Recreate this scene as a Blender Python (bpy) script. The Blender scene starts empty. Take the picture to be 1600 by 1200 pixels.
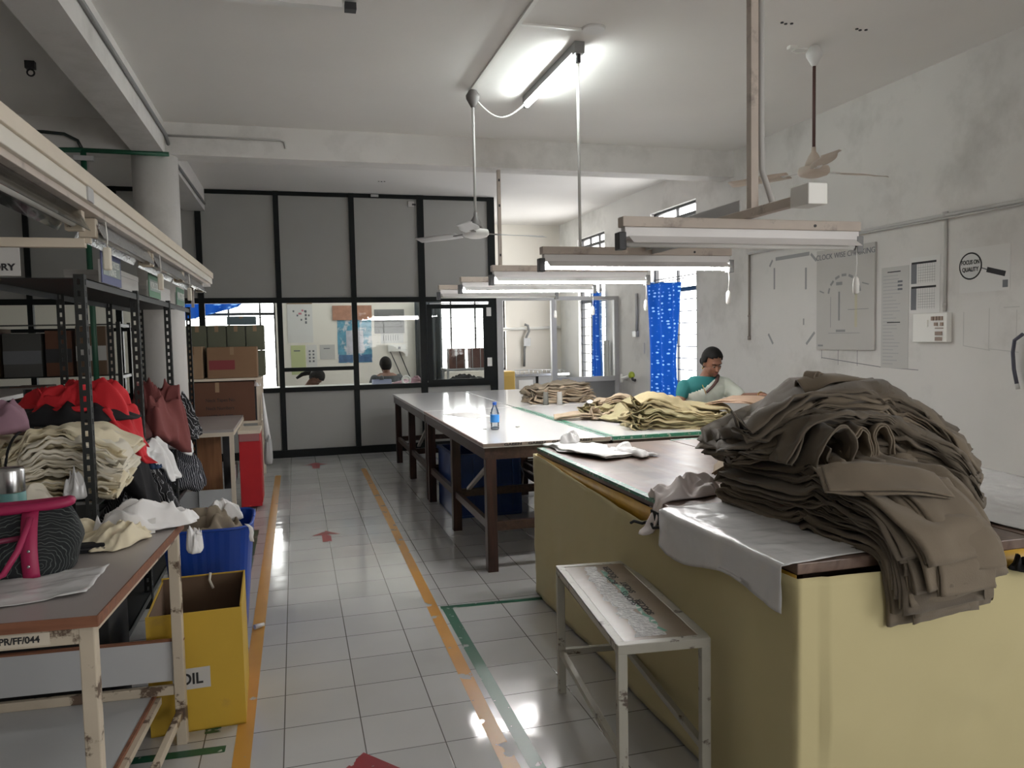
import bpy, bmesh, math, random
import numpy as np
from mathutils import Vector, Matrix, noise as mnoise
C = bpy.context.scene.collection
rnd = random.Random(7)
PI = math.pi

# ------------------------------------------------------------------ materials
def ncol(c):
    return (c[0], c[1], c[2], 1.0)

def mat(name, col, rough=0.6, metal=0.0, var=0.0, vscale=6.0, bump=0.0, bscale=60.0, spec=0.5, emit=None, estr=0.0,
        stain=None, sscale=3.0, slo=0.55, shi=0.7, alpha=None, sheen=0.0, coat=0.0, detail=4.0):
    m = bpy.data.materials.new(name)
    m.use_nodes = True
    nt = m.node_tree
    b = nt.nodes['Principled BSDF']
    b.inputs['Base Color'].default_value = ncol(col)
    b.inputs['Roughness'].default_value = rough
    b.inputs['Metallic'].default_value = metal
    b.inputs['Specular IOR Level'].default_value = spec
    if sheen: b.inputs['Sheen Weight'].default_value = sheen
    if coat: b.inputs['Coat Weight'].default_value = coat
    tc = nt.nodes.new('ShaderNodeTexCoord')
    last = None
    if var > 0 or stain:
        n = nt.nodes.new('ShaderNodeTexNoise')
        n.inputs['Scale'].default_value = vscale
        n.inputs['Detail'].default_value = detail
        nt.links.new(tc.outputs['Object'], n.inputs['Vector'])
        r = nt.nodes.new('ShaderNodeMix'); r.data_type = 'RGBA'
        r.inputs[6].default_value = ncol([max(0, x*(1-var)) for x in col])
        r.inputs[7].default_value = ncol([min(1, x*(1+var)) for x in col])
        nt.links.new(n.outputs['Fac'], r.inputs[0])
        last = r.outputs[2]
    if stain:
        n2 = nt.nodes.new('ShaderNodeTexNoise')
        n2.inputs['Scale'].default_value = sscale
        n2.inputs['Detail'].default_value = 8
        n2.inputs['Roughness'].default_value = 0.65
        nt.links.new(tc.outputs['Object'], n2.inputs['Vector'])
        mr = nt.nodes.new('ShaderNodeMapRange')
        mr.inputs[1].default_value = slo; mr.inputs[2].default_value = shi
        nt.links.new(n2.outputs['Fac'], mr.inputs[0])
        r2 = nt.nodes.new('ShaderNodeMix'); r2.data_type = 'RGBA'
        nt.links.new(mr.outputs[0], r2.inputs[0])
        nt.links.new(last, r2.inputs[6])
        r2.inputs[7].default_value = ncol(stain)
        last = r2.outputs[2]
    if last is not None:
        nt.links.new(last, b.inputs['Base Color'])
    if bump > 0:
        n3 = nt.nodes.new('ShaderNodeTexNoise')
        n3.inputs['Scale'].default_value = bscale
        n3.inputs['Detail'].default_value = 3
        nt.links.new(tc.outputs['Object'], n3.inputs['Vector'])
        bp = nt.nodes.new('ShaderNodeBump')
        bp.inputs['Strength'].default_value = bump
        bp.inputs['Distance'].default_value = 0.01
        nt.links.new(n3.outputs['Fac'], bp.inputs['Height'])
        nt.links.new(bp.outputs['Normal'], b.inputs['Normal'])
    if emit:
        b.inputs['Emission Color'].default_value = ncol(emit)
        b.inputs['Emission Strength'].default_value = estr
    return m

def wood(name, c1, c2, rough=0.35, scale=3.0, axis=1, stain=None, spec=0.5, stretch=14.0, bump=0.15):
    m = bpy.data.materials.new(name); m.use_nodes = True
    nt = m.node_tree; b = nt.nodes['Principled BSDF']
    tc = nt.nodes.new('ShaderNodeTexCoord'); mp = nt.nodes.new('ShaderNodeMapping')
    s = [scale*stretch]*3; s[axis] = scale
    mp.inputs['Scale'].default_value = s
    nt.links.new(tc.outputs['Object'], mp.inputs['Vector'])
    n = nt.nodes.new('ShaderNodeTexNoise'); n.inputs['Scale'].default_value = 1.0; n.inputs['Detail'].default_value = 7
    n.inputs['Distortion'].default_value = 0.6
    nt.links.new(mp.outputs[0], n.inputs['Vector'])
    cr = nt.nodes.new('ShaderNodeValToRGB')
    cr.color_ramp.elements[0].position = 0.35; cr.color_ramp.elements[0].color = ncol(c1)
    cr.color_ramp.elements[1].position = 0.68; cr.color_ramp.elements[1].color = ncol(c2)
    nt.links.new(n.outputs['Fac'], cr.inputs[0])
    last = cr.outputs[0]
    if stain:
        n2 = nt.nodes.new('ShaderNodeTexNoise'); n2.inputs['Scale'].default_value = 5; n2.inputs['Detail'].default_value = 8
        nt.links.new(tc.outputs['Object'], n2.inputs['Vector'])
        mr = nt.nodes.new('ShaderNodeMapRange'); mr.inputs[1].default_value = .52; mr.inputs[2].default_value = .72
        nt.links.new(n2.outputs['Fac'], mr.inputs[0])
        mx = nt.nodes.new('ShaderNodeMix'); mx.data_type = 'RGBA'
        nt.links.new(mr.outputs[0], mx.inputs[0]); nt.links.new(last, mx.inputs[6]); mx.inputs[7].default_value = ncol(stain)
        last = mx.outputs[2]
    nt.links.new(last, b.inputs['Base Color'])
    mr2 = nt.nodes.new('ShaderNodeMapRange'); mr2.inputs[3].default_value = rough*0.8; mr2.inputs[4].default_value = min(1, rough*1.5)
    nt.links.new(n.outputs['Fac'], mr2.inputs[0]); nt.links.new(mr2.outputs[0], b.inputs['Roughness'])
    b.inputs['Specular IOR Level'].default_value = spec
    bp = nt.nodes.new('ShaderNodeBump'); bp.inputs['Strength'].default_value = bump; bp.inputs['Distance'].default_value = .004
    nt.links.new(n.outputs['Fac'], bp.inputs['Height']); nt.links.new(bp.outputs[0], b.inputs['Normal'])
    return m

def glassmat(name, tint=(1, 1, 1), refl=1.0):
    m = bpy.data.materials.new(name); m.use_nodes = True
    nt = m.node_tree
    for n in list(nt.nodes):
        if n.type != 'OUTPUT_MATERIAL': nt.nodes.remove(n)
    out = [n for n in nt.nodes][0]
    t = nt.nodes.new('ShaderNodeBsdfTransparent'); t.inputs[0].default_value = ncol(tint)
    g = nt.nodes.new('ShaderNodeBsdfGlossy'); g.inputs['Roughness'].default_value = 0.02
    f = nt.nodes.new('ShaderNodeFresnel'); f.inputs[0].default_value = 1.5
    k = nt.nodes.new('ShaderNodeMath'); k.operation = 'MULTIPLY'; k.inputs[1].default_value = refl
    nt.links.new(f.outputs[0], k.inputs[0])
    mx = nt.nodes.new('ShaderNodeMixShader')
    nt.links.new(k.outputs[0], mx.inputs[0]); nt.links.new(t.outputs[0], mx.inputs[1]); nt.links.new(g.outputs[0], mx.inputs[2])
    nt.links.new(mx.outputs[0], out.inputs[0])
    return m

def striped(name, c1, c2, scale, axis_rot=(0, 0, 0), dist=4.0, thr=0.5, rough=0.85, width=0.06, wtype='BANDS'):
    """thin light wavy lines (or rings) of c2 on cloth of c1"""
    m = bpy.data.materials.new(name); m.use_nodes = True
    nt = m.node_tree; b = nt.nodes['Principled BSDF']
    tc = nt.nodes.new('ShaderNodeTexCoord'); mp = nt.nodes.new('ShaderNodeMapping'); mp.inputs['Rotation'].default_value = axis_rot
    nt.links.new(tc.outputs['Object'], mp.inputs['Vector'])
    w = nt.nodes.new('ShaderNodeTexWave'); w.wave_type = wtype
    w.inputs['Scale'].default_value = scale; w.inputs['Distortion'].default_value = dist; w.inputs['Detail'].default_value = 1.5
    nt.links.new(mp.outputs[0], w.inputs['Vector'])
    cr = nt.nodes.new('ShaderNodeValToRGB')
    cr.color_ramp.elements[0].position = thr; cr.color_ramp.elements[0].color = ncol(c1)
    cr.color_ramp.elements[1].position = min(1, thr+width); cr.color_ramp.elements[1].color = ncol(c2)
    nt.links.new(w.outputs['Fac'], cr.inputs[0]); nt.links.new(cr.outputs[0], b.inputs['Base Color'])
    b.inputs['Roughness'].default_value = rough
    return m

def tilemat():
    m = bpy.data.materials.new('white glazed floor tiles'); m.use_nodes = True
    nt = m.node_tree; b = nt.nodes['Principled BSDF']
    tc = nt.nodes.new('ShaderNodeTexCoord'); mp = nt.nodes.new('ShaderNodeMapping')
    mp.inputs['Location'].default_value = (3.094, 2.85, 0)
    nt.links.new(tc.outputs['Object'], mp.inputs['Vector'])
    br = nt.nodes.new('ShaderNodeTexBrick')
    br.offset = 0.0; br.squash = 1.0
    br.inputs['Scale'].default_value = 1.0
    br.inputs['Brick Width'].default_value = 0.3
    br.inputs['Row Height'].default_value = 0.3
    br.inputs['Mortar Size'].default_value = 0.0028
    br.inputs['Mortar Smooth'].default_value = 0.3
    br.inputs['Color1'].default_value = ncol((0.47, 0.47, 0.468)); br.inputs['Color2'].default_value = ncol((0.55, 0.55, 0.547))
    br.inputs['Mortar'].default_value = ncol((0.13, 0.125, 0.115))
    nt.links.new(mp.outputs[0], br.inputs['Vector'])
    n = nt.nodes.new('ShaderNodeTexNoise'); n.inputs['Scale'].default_value = 1.3; n.inputs['Detail'].default_value = 8
    nt.links.new(tc.outputs['Object'], n.inputs['Vector'])
    mx = nt.nodes.new('ShaderNodeMix'); mx.data_type = 'RGBA'; mx.blend_type = 'MULTIPLY'; mx.inputs[0].default_value = 0.35
    nt.links.new(br.outputs['Color'], mx.inputs[6])
    cr = nt.nodes.new('ShaderNodeValToRGB'); cr.color_ramp.elements[0].position = .3; cr.color_ramp.elements[0].color = (.7, .69, .67, 1)
    cr.color_ramp.elements[1].position = .6
    nt.links.new(n.outputs['Fac'], cr.inputs[0]); nt.links.new(cr.outputs[0], mx.inputs[7])
    nt.links.new(mx.outputs[2], b.inputs['Base Color'])
    mr = nt.nodes.new('ShaderNodeMapRange'); mr.inputs[1].default_value = .3; mr.inputs[2].default_value = .75
    mr.inputs[3].default_value = .05; mr.inputs[4].default_value = .20
    nt.links.new(n.outputs['Fac'], mr.inputs[0]); nt.links.new(mr.outputs[0], b.inputs['Roughness'])
    n3 = nt.nodes.new('ShaderNodeTexNoise'); n3.inputs['Scale'].default_value = 4.5; n3.inputs['Detail'].default_value = 1
    nt.links.new(tc.outputs['Object'], n3.inputs['Vector'])
    ad = nt.nodes.new('ShaderNodeMath'); ad.operation = 'MULTIPLY_ADD'; ad.inputs[1].default_value = -1.0
    nt.links.new(br.outputs['Fac'], ad.inputs[0]); nt.links.new(n3.outputs['Fac'], ad.inputs[2])
    bp = nt.nodes.new('ShaderNodeBump'); bp.inputs['Strength'].default_value = .16; bp.inputs['Distance'].default_value = .012
    nt.links.new(ad.outputs[0], bp.inputs['Height']); nt.links.new(bp.outputs[0], b.inputs['Normal'])
    b.inputs['Specular IOR Level'].default_value = 0.75
    return m

def paintmat(name, col, wear=0.5, rough=0.3, sc=(16, 16, 16)):
    """floor paint with worn holes that let the tile show"""
    m = bpy.data.materials.new(name); m.use_nodes = True
    nt = m.node_tree; b = nt.nodes['Principled BSDF']; out = [n for n in nt.nodes if n.type == 'OUTPUT_MATERIAL'][0]
    tc = nt.nodes.new('ShaderNodeTexCoord')
    n0 = nt.nodes.new('ShaderNodeTexNoise'); n0.inputs['Scale'].default_value = 5; n0.inputs['Detail'].default_value = 4
    nt.links.new(tc.outputs['Object'], n0.inputs['Vector'])
    mc = nt.nodes.new('ShaderNodeMix'); mc.data_type = 'RGBA'
    mc.inputs[6].default_value = ncol([x*.85 for x in col]); mc.inputs[7].default_value = ncol([min(1, x*1.15) for x in col])
    nt.links.new(n0.outputs['Fac'], mc.inputs[0]); nt.links.new(mc.outputs[2], b.inputs['Base Color'])
    b.inputs['Roughness'].default_value = rough
    n = nt.nodes.new('ShaderNodeTexNoise'); n.inputs['Scale'].default_value = sc[0]; n.inputs['Detail'].default_value = 6
    nt.links.new(tc.outputs['Object'], n.inputs['Vector'])
    gt = nt.nodes.new('ShaderNodeMath'); gt.operation = 'GREATER_THAN'; gt.inputs[1].default_value = wear
    nt.links.new(n.outputs['Fac'], gt.inputs[0])
    t = nt.nodes.new('ShaderNodeBsdfTransparent'); mx = nt.nodes.new('ShaderNodeMixShader')
    nt.links.new(gt.outputs[0], mx.inputs[0]); nt.links.new(t.outputs[0], mx.inputs[1]); nt.links.new(b.outputs[0], mx.inputs[2])
    nt.links.new(mx.outputs[0], out.inputs[0])
    return m

M = {}
M['wall'] = mat('off white limewash wall', (.67, .65, .625), .9, var=.08, vscale=2.0, stain=(.44, .425, .40), sscale=1.3, slo=.50, shi=.8, bump=.12, bscale=25)
M['ceil'] = mat('grey white ceiling plaster', (.77, .75, .72), .95, var=.05, vscale=1.5, bump=.1, bscale=18)
M['backwall'] = mat('cream back room wall', (.80, .76, .69), .9, var=.04, vscale=2)
M['tile'] = tilemat()
M['black'] = mat('black aluminium section', (.008, .010, .010), .55, var=.2, vscale=9, spec=.2)
M['panel'] = mat('grey laminate board', (.34, .34, .32), .6, var=.05, vscale=3)
M['alu'] = mat('pale aluminium section', (.48, .48, .48), .45, metal=.25, var=.05)
M['glass'] = glassmat('clear window pane', (.95, .96, .95), 0.45)
M['glassdark'] = glassmat('dusty window pane', (.84, .86, .85), 0.8)
M['iron'] = mat('dark painted window iron', (.03, .03, .032), .5)
M['white'] = mat('white enamel', (.72, .71, .69), .4, var=.05)
M['whiteplastic'] = mat('white plastic', (.80, .79, .75), .4)
M['cream'] = mat('cream enamel', (.52, .45, .35), .45, var=.10, vscale=12, stain=(.12, .08, .055), sscale=7, slo=.54, shi=.58)
M['bench_metal'] = mat('chipped grey white bench enamel', (.40, .385, .33), .45, var=.10, vscale=12, stain=(.10, .075, .06), sscale=9, slo=.58, shi=.63)
M['channel'] = mat('dirty cream steel channel', (.50, .43, .37), .5, var=.12, vscale=10, stain=(.20, .16, .14), sscale=7, slo=.56, shi=.75)
M['channel2'] = mat('cream batten strip', (.66, .58, .47), .5, var=.08, vscale=10)
M['reflector'] = mat('white reflector sheet', (.72, .70, .69), .35, var=.05)
M['tube'] = mat('lit fluorescent tube', (1, 1, 1), .3, emit=(1.0, .985, .97), estr=70.0)
M['tubeceil'] = mat('lit ceiling tube', (1, 1, 1), .3, emit=(.93, 1.0, .98), estr=60.0)
M['tubeoff'] = mat('unlit fluorescent tube', (.80, .79, .76), .25)
M['dark'] = mat('dark grey plastic', (.03, .03, .033), .5)
M['grey'] = mat('mid grey plastic', (.22, .22, .22), .5)
M['steel'] = mat('brushed steel', (.55, .55, .55), .25, metal=1.0)
M['pipe'] = mat('grey white conduit', (.50, .49, .47), .5)
M['tabletop_white'] = mat('white laminate worktop', (.84, .84, .845), .12, var=.02, vscale=3, spec=.6)
M['mahogany'] = wood('dark red brown wood', (.022, .010, .008), (.060, .024, .018), .4, 2.5, 2)
M['mahogany_h'] = wood('dark brown rail wood', (.026, .013, .010), (.065, .032, .024), .4, 2.5, 1)
M['brown_top'] = wood('worn brown table boards', (.075, .044, .032), (.19, .125, .095), .28, 1.6, 1, stain=(.22, .17, .14), stretch=9, bump=.25)
M['green_tape'] = mat('green edge tape', (.03, .19, .12), .35, var=.35, vscale=25, stain=(.42, .47, .42), sscale=30, slo=.55, shi=.62)
M['grey_lam'] = mat('grey laminate tabletop', (.36, .33, .32), .32, var=.06, vscale=4, stain=(.25, .22, .2), sscale=5, slo=.6, shi=.75)
M['brown_edge'] = wood('brown edge strip', (.16, .06, .03), (.26, .11, .06), .5, 3, 0)
M['light_board'] = mat('pale grey laminate board', (.48, .49, .50), .4, var=.04)
M['yellow_cloth'] = mat('pale yellow cotton', (.51, .445, .24), .85, var=.04, vscale=3, sheen=.15)
M['gold_cloth'] = mat('golden satin band', (.52, .30, .03), .4, var=.3, vscale=14)
M['plastic_sheet'] = mat('milky plastic sheet', (.62, .62, .62), .2, bump=.25, bscale=16, spec=.6)
M['brown_trouser'] = mat('brown twill', (.158, .125, .087), .88, var=.10, vscale=7, bump=.10, bscale=240, sheen=.12)
M['brown_trouser2'] = mat('dark brown twill', (.115, .092, .066), .88, var=.10, vscale=7, bump=.10, bscale=240, sheen=.12)
M['khaki'] = mat('khaki twill', (.42, .35, .20), .88, var=.08, vscale=8, bump=.08, bscale=200)
M['khaki2'] = mat('olive khaki twill', (.34, .30, .17), .88, var=.08, vscale=8, bump=.08, bscale=200)
M['taupe'] = mat('taupe twill', (.37, .29, .205), .88, var=.08, vscale=8, bump=.08, bscale=200)
M['taupe2'] = mat('grey brown twill', (.25, .205, .15), .88, var=.08, vscale=8, bump=.08, bscale=200)
M['peach'] = mat('peach brown twill', (.45, .31, .22), .88, var=.06)
M['white_cloth'] = mat('white cotton', (.87, .86, .86), .85, var=.02)
M['pinkwhite_cloth'] = mat('faded white cotton', (.70, .64, .63), .85, var=.03)
M['cream_cloth'] = mat('cream calico', (.76, .68, .50), .88, var=.05, vscale=5)
M['cream_cloth2'] = mat('off white calico', (.76, .71, .60), .88, var=.05, vscale=5)
M['red_cloth'] = mat('bright red cotton', (.62, .018, .028), .8, var=.10, vscale=6)
M['maroon_cloth'] = mat('dusty maroon cotton', (.20, .055, .052), .88, var=.12, vscale=6)
M['black_cloth'] = mat('black cotton', (.008, .008, .010), .9)
M['lavender'] = mat('lavender cotton', (.36, .21, .27), .88, var=.05)
M['navy'] = mat('navy cotton', (.02, .05, .12), .85)
M['bw_stripe'] = striped('black cloth with thin white lines', (.006, .006, .008), (.42, .42, .44), 20, (0, .5, .3), 8, .93, width=.04)
M['bw_stripe2'] = striped('navy cloth with thin white lines', (.006, .008, .016), (.42, .42, .46), 24, (.4, .2, 0), 5, .91, width=.05)
M['bag_black'] = striped('black bag cloth with wavy grey lines', (.010, .012, .014), (.085, .10, .095), 30, (.2, .1, .7), 9, .90, width=.06, wtype='RINGS')
M['pink'] = mat('magenta pink trim', (.36, .018, .085), .5, var=.1)
M['teal'] = mat('pale teal plastic', (.15, .33, .32), .4)
M['carton_yellow'] = mat('yellow painted carton', (.56, .36, .035), .6, var=.10, vscale=4, stain=(.34, .23, .07), sscale=4, slo=.6, shi=.8)
M['cardboard'] = mat('brown cardboard', (.23, .135, .075), .85, var=.08, vscale=4)
M['cardboard2'] = mat('pale brown cardboard', (.30, .20, .12), .85, var=.08, vscale=4)
M['cardboard3'] = mat('red brown cardboard', (.125, .055, .032), .85, var=.08, vscale=4)
M['cardboard_in'] = mat('carton inside', (.15, .095, .06), .9)
M['blue_bin'] = mat('blue corrugated plastic', (.008, .055, .36), .35, var=.08)
M['blue_crate'] = mat('blue crate plastic', (.010, .045, .20), .35, var=.08)
M['red_metal'] = mat('red painted cabinet', (.42, .012, .018), .35, var=.05)
M['paper'] = mat('white paper', (.70, .69, .67), .8)
M['paper2'] = mat('greyish paper', (.52, .51, .49), .8)
M['ink'] = mat('black ink', (.025, .025, .027), .8)
M['greyink'] = mat('grey ink', (.16, .165, .18), .8)
M['faintink'] = mat('faint grey ink', (.26, .26, .26), .8)
M['board'] = mat('grey display board', (.47, .455, .43), .6, var=.04)
M['angle'] = mat('dark slotted angle steel', (.028, .030, .029), .6, spec=.3, var=.2, vscale=12)
M['slot'] = mat('bare slot edge', (.30, .30, .28), .6)
M['rack_shelf'] = mat('dark rack shelf steel', (.022, .024, .024), .5, var=.2)
M['sign_blue'] = mat('blue sign card', (.10, .115, .25), .5)
M['sign_green'] = mat('green sign card', (.09, .22, .13), .5)
M['sign_ink'] = mat('white sign lettering', (.75, .78, .74), .6)
M['green_pipe'] = mat('green painted conduit', (.012, .085, .045), .4)
M['darkpipe'] = mat('dark conduit', (.02, .028, .025), .4)
M['orange_paint'] = paintmat('orange floor paint', (.52, .26, .05), .30)
M['orange_worn'] = paintmat('worn orange floor paint', (.50, .24, .04), .385, sc=(9, 9, 9))
M['green_paint'] = paintmat('green floor paint', (.008, .085, .045), .36)
M['red_paint'] = paintmat('red floor paint', (.26, .02, .03), .40)
M['skin'] = mat('brown skin', (.20, .090, .055), .5, var=.05)
M['hair'] = mat('black hair', (.006, .005, .005), .65, spec=.15, bump=.2, bscale=90)
M['teal_cloth'] = mat('teal blouse cotton', (.010, .13, .13), .75)
M['sari'] = mat('pale white green sari', (.68, .73, .65), .8, var=.06, vscale=14)
M['sari_border'] = mat('dark brown sari border', (.07, .035, .03), .7)
M['eye_white'] = mat('eye white', (.22, .18, .16), .4)
M['eye_dark'] = mat('dark iris', (.01, .008, .007), .2)
M['lips'] = mat('lips', (.20, .06, .05), .45)
M['gold'] = mat('gold', (.7, .45, .12), .3, metal=1.0)
M['jacket'] = mat('dark grey jacket cloth', (.035, .042, .046), .85)
M['bench_top'] = mat('brown lacquered plywood', (.17, .125, .085), .30, var=.10, vscale=5, stain=(.27, .21, .16), sscale=7, slo=.55, shi=.75)
M['cracked'] = mat('crackled silvery varnish', (.50, .50, .50), .22, bump=1.0, bscale=70, var=.5, vscale=60)
M['bottleclear'] = glassmat('clear bottle plastic', (.90, .93, .95), 1.6)
M['label_blue'] = mat('blue bottle label', (.04, .24, .62), .4)
M['cap_blue'] = mat('blue bottle cap', (.03, .12, .50), .4)
M['thread_dark'] = mat('grey thread', (.12, .12, .105), .8)
M['thread_light'] = mat('pale grey thread', (.38, .37, .34), .8)
M['brownrod'] = mat('brown fan rod', (.09, .04, .035), .45)
M['fan_cream'] = mat('dusty cream fan enamel', (.50, .42, .35), .5, var=.1)
M['fan_grey'] = mat('grey fan cup', (.12, .11, .105), .5)
M['apple'] = mat('yellow green tap handle', (.35, .42, .04), .4)
M['plywood'] = wood('orange brown plywood', (.20, .085, .035), (.30, .14, .06), .5, 2, 2)
M['poster_blue'] = mat('blue toned print', (.10, .30, .42), .6, var=.7, vscale=9, stain=(.62, .62, .64), sscale=6, slo=.5, shi=.6)
M['poster_brown'] = mat('brown and pink print', (.40, .20, .13), .6, var=.4, vscale=14)
M['olive_paper'] = mat('pale green paper', (.52, .56, .30), .8)
M['calendar_grey'] = mat('grey calendar sheet', (.19, .19, .185), .7)
M['foil'] = mat('crinkled silver foil', (.62, .64, .66), .2, metal=.85, bump=1.0, bscale=45)

def curtainmat():
    m = bpy.data.materials.new('blue curtain with pale dashes'); m.use_nodes = True
    nt = m.node_tree; b = nt.nodes['Principled BSDF']; out = [n for n in nt.nodes if n.type == 'OUTPUT_MATERIAL'][0]
    tc = nt.nodes.new('ShaderNodeTexCoord'); mp = nt.nodes.new('ShaderNodeMapping'); mp.inputs['Scale'].default_value = (1, 13, 22)
    nt.links.new(tc.outputs['Object'], mp.inputs['Vector'])
    v = nt.nodes.new('ShaderNodeTexVoronoi'); v.inputs['Scale'].default_value = 1.0; v.inputs['Randomness'].default_value = .35
    nt.links.new(mp.outputs[0], v.inputs['Vector'])
    cr = nt.nodes.new('ShaderNodeValToRGB'); cr.color_ramp.elements[0].position = .17; cr.color_ramp.elements[0].color = (.48, .68, .86, 1)
    cr.color_ramp.elements[1].position = .30; cr.color_ramp.elements[1].color = (.03, .19, .50, 1)
    nt.links.new(v.outputs['Distance'], cr.inputs[0]); nt.links.new(cr.outputs[0], b.inputs['Base Color'])
    b.inputs['Roughness'].default_value = .7
    tr = nt.nodes.new('ShaderNodeBsdfTranslucent'); nt.links.new(cr.outputs[0], tr.inputs[0])
    mx = nt.nodes.new('ShaderNodeMixShader'); mx.inputs[0].default_value = .5
    nt.links.new(b.outputs[0], mx.inputs[1]); nt.links.new(tr.outputs[0], mx.inputs[2]); nt.links.new(mx.outputs[0], out.inputs[0])
    return m
M['curtain'] = curtainmat()

# ------------------------------------------------------------------ mesh helpers
class MB:
    def __init__(s):
        s.v = []; s.f = []; s.sm = []
    def add(s, vs, fs, smooth=False):
        o = len(s.v); s.v.extend([tuple(p) for p in vs])
        for f in fs:
            s.f.append(tuple(i+o for i in f)); s.sm.append(smooth)
        return s
    def box(s, x0, x1, y0, y1, z0, z1, rot=None, org=(0, 0, 0)):
        vs = [Vector((x, y, z)) for z in (z0, z1) for y in (y0, y1) for x in (x0, x1)]
        if rot is not None:
            o = Vector(org); vs = [rot @ (p-o)+o for p in vs]
        return s.add(vs, [(0, 2, 3, 1), (4, 5, 7, 6), (0, 1, 5, 4), (2, 6, 7, 3), (0, 4, 6, 2), (1, 3, 7, 5)])
    def bar(s, a, b, w, h, up=(0, 0, 1)):
        a = Vector(a); b = Vector(b); d = (b-a).normalized(); u = Vector(up)
        if abs(d.dot(u)) > .99: u = Vector((0, 1, 0))
        r = d.cross(u).normalized(); u = r.cross(d)
        vs = [p+r*x*w/2+u*y*h/2 for p in (a, b) for (x, y) in ((-1, -1), (1, -1), (1, 1), (-1, 1))]
        return s.add(vs, [(3, 2, 1, 0), (4, 5, 6, 7), (0, 1, 5, 4), (1, 2, 6, 5), (2, 3, 7, 6), (3, 0, 4, 7)])
    def tube(s, pts, r, n=10, smooth=True, caps=True):
        pts = [Vector(p) for p in pts]; rs = r if isinstance(r, (list, tuple)) else [r]*len(pts)
        vs = []; u = None
        for i, p in enumerate(pts):
            d = (pts[min(i+1, len(pts)-1)]-pts[max(i-1, 0)]).normalized()
            if u is None:
                u = Vector((0, 0, 1)) if abs(d.z) < .9 else Vector((1, 0, 0))
            u = (u-d*u.dot(d)).normalized(); w = d.cross(u)
            for k in range(n):
                a = 2*PI*k/n; vs.append(p+(u*math.cos(a)+w*math.sin(a))*rs[i])
        fs = []
        for i in range(len(pts)-1):
            for k in range(n):
                fs.append((i*n+k, i*n+(k+1) % n, (i+1)*n+(k+1) % n, (i+1)*n+k))
        s.add(vs, fs, smooth)
        if caps:
            o = len(s.v)-len(vs)
            s.f.append(tuple(o+k for k in reversed(range(n)))); s.sm.append(False)
            s.f.append(tuple(o+(len(pts)-1)*n+k for k in range(n))); s.sm.append(False)
        return s
    def lathe(s, prof, cx=0, cy=0, n=24, smooth=True, ell=1.0):
        vs = [(cx+r*math.cos(2*PI*k/n), cy+ell*r*math.sin(2*PI*k/n), z) for (r, z) in prof for k in range(n)]
        fs = [(i*n+k, i*n+(k+1) % n, (i+1)*n+(k+1) % n, (i+1)*n+k) for i in range(len(prof)-1) for k in range(n)]
        s.add(vs, fs, smooth); o = len(s.v)-len(vs)
        s.f.append(tuple(o+k for k in reversed(range(n)))); s.sm.append(False)
        s.f.append(tuple(o+(len(prof)-1)*n+k for k in range(n))); s.sm.append(False)
        return s
    def prism(s, poly, axis, a, b):
        """poly: 2D points in the other two axes (cyclic order), extruded along axis from a to b"""
        def P(p, t):
            q = list(p); q.insert(axis, t); return q
        n = len(poly); vs = [P(p, a) for p in poly]+[P(p, b) for p in poly]
        return s.add(vs, [tuple(reversed(range(n))), tuple(range(n, 2*n))]+[(i, (i+1) % n, n+(i+1) % n, n+i) for i in range(n)])
    def grid(s, P, closed_u=False, closed_v=False, smooth=True):
        nu = len(P); nv = len(P[0]); o = len(s.v)
        s.v.extend([tuple(p) for row in P for p in row])
        for i in range(nu if closed_u else nu-1):
            for j in range(nv if closed_v else nv-1):
                s.f.append((o+i*nv+j, o+((i+1) % nu)*nv+j, o+((i+1) % nu)*nv+(j+1) % nv, o+i*nv+(j+1) % nv)); s.sm.append(smooth)
        return s
    def ellipsoid(s, c, r, rot=None, nu=16, nv=10):
        P = []
        for i in range(nv+1):
            t = PI*i/nv; row = []
            for k in range(nu):
                a = 2*PI*k/nu
                p = Vector((r[0]*math.sin(t)*math.cos(a), r[1]*math.sin(t)*math.sin(a), r[2]*math.cos(t)))
                if rot is not None: p = rot @ p
                row.append(p+Vector(c))
            P.append(row)
        return s.grid(P, closed_v=True)
    def mesh(s, name):
        me = bpy.data.meshes.new(name); me.from_pydata(s.v, [], s.f); me.polygons.foreach_set('use_smooth', s.sm); me.update()
        return me
    def build(s, name, m, parent=None, bevel=0.0, solid=0.0, subsurf=0, recalc=True):
        me = s.mesh(name)
        if recalc:
            bm = bmesh.new(); bm.from_mesh(me); bmesh.ops.remove_doubles(bm, verts=bm.verts, dist=1e-6)
            bmesh.ops.recalc_face_normals(bm, faces=bm.faces); bm.to_mesh(me); bm.free()
        o = bpy.data.objects.new(name, me); C.objects.link(o)
        if m is not None: me.materials.append(m)
        if parent is not None: o.parent = parent
        if bevel:
            b = o.modifiers.new('bevel', 'BEVEL'); b.width = bevel; b.segments = 2; b.limit_method = 'ANGLE'
        if solid:
            b = o.modifiers.new('solid', 'SOLIDIFY'); b.thickness = solid; b.offset = 0
        if subsurf:
            b = o.modifiers.new('sub', 'SUBSURF'); b.levels = subsurf; b.render_levels = subsurf
        return o

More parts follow.
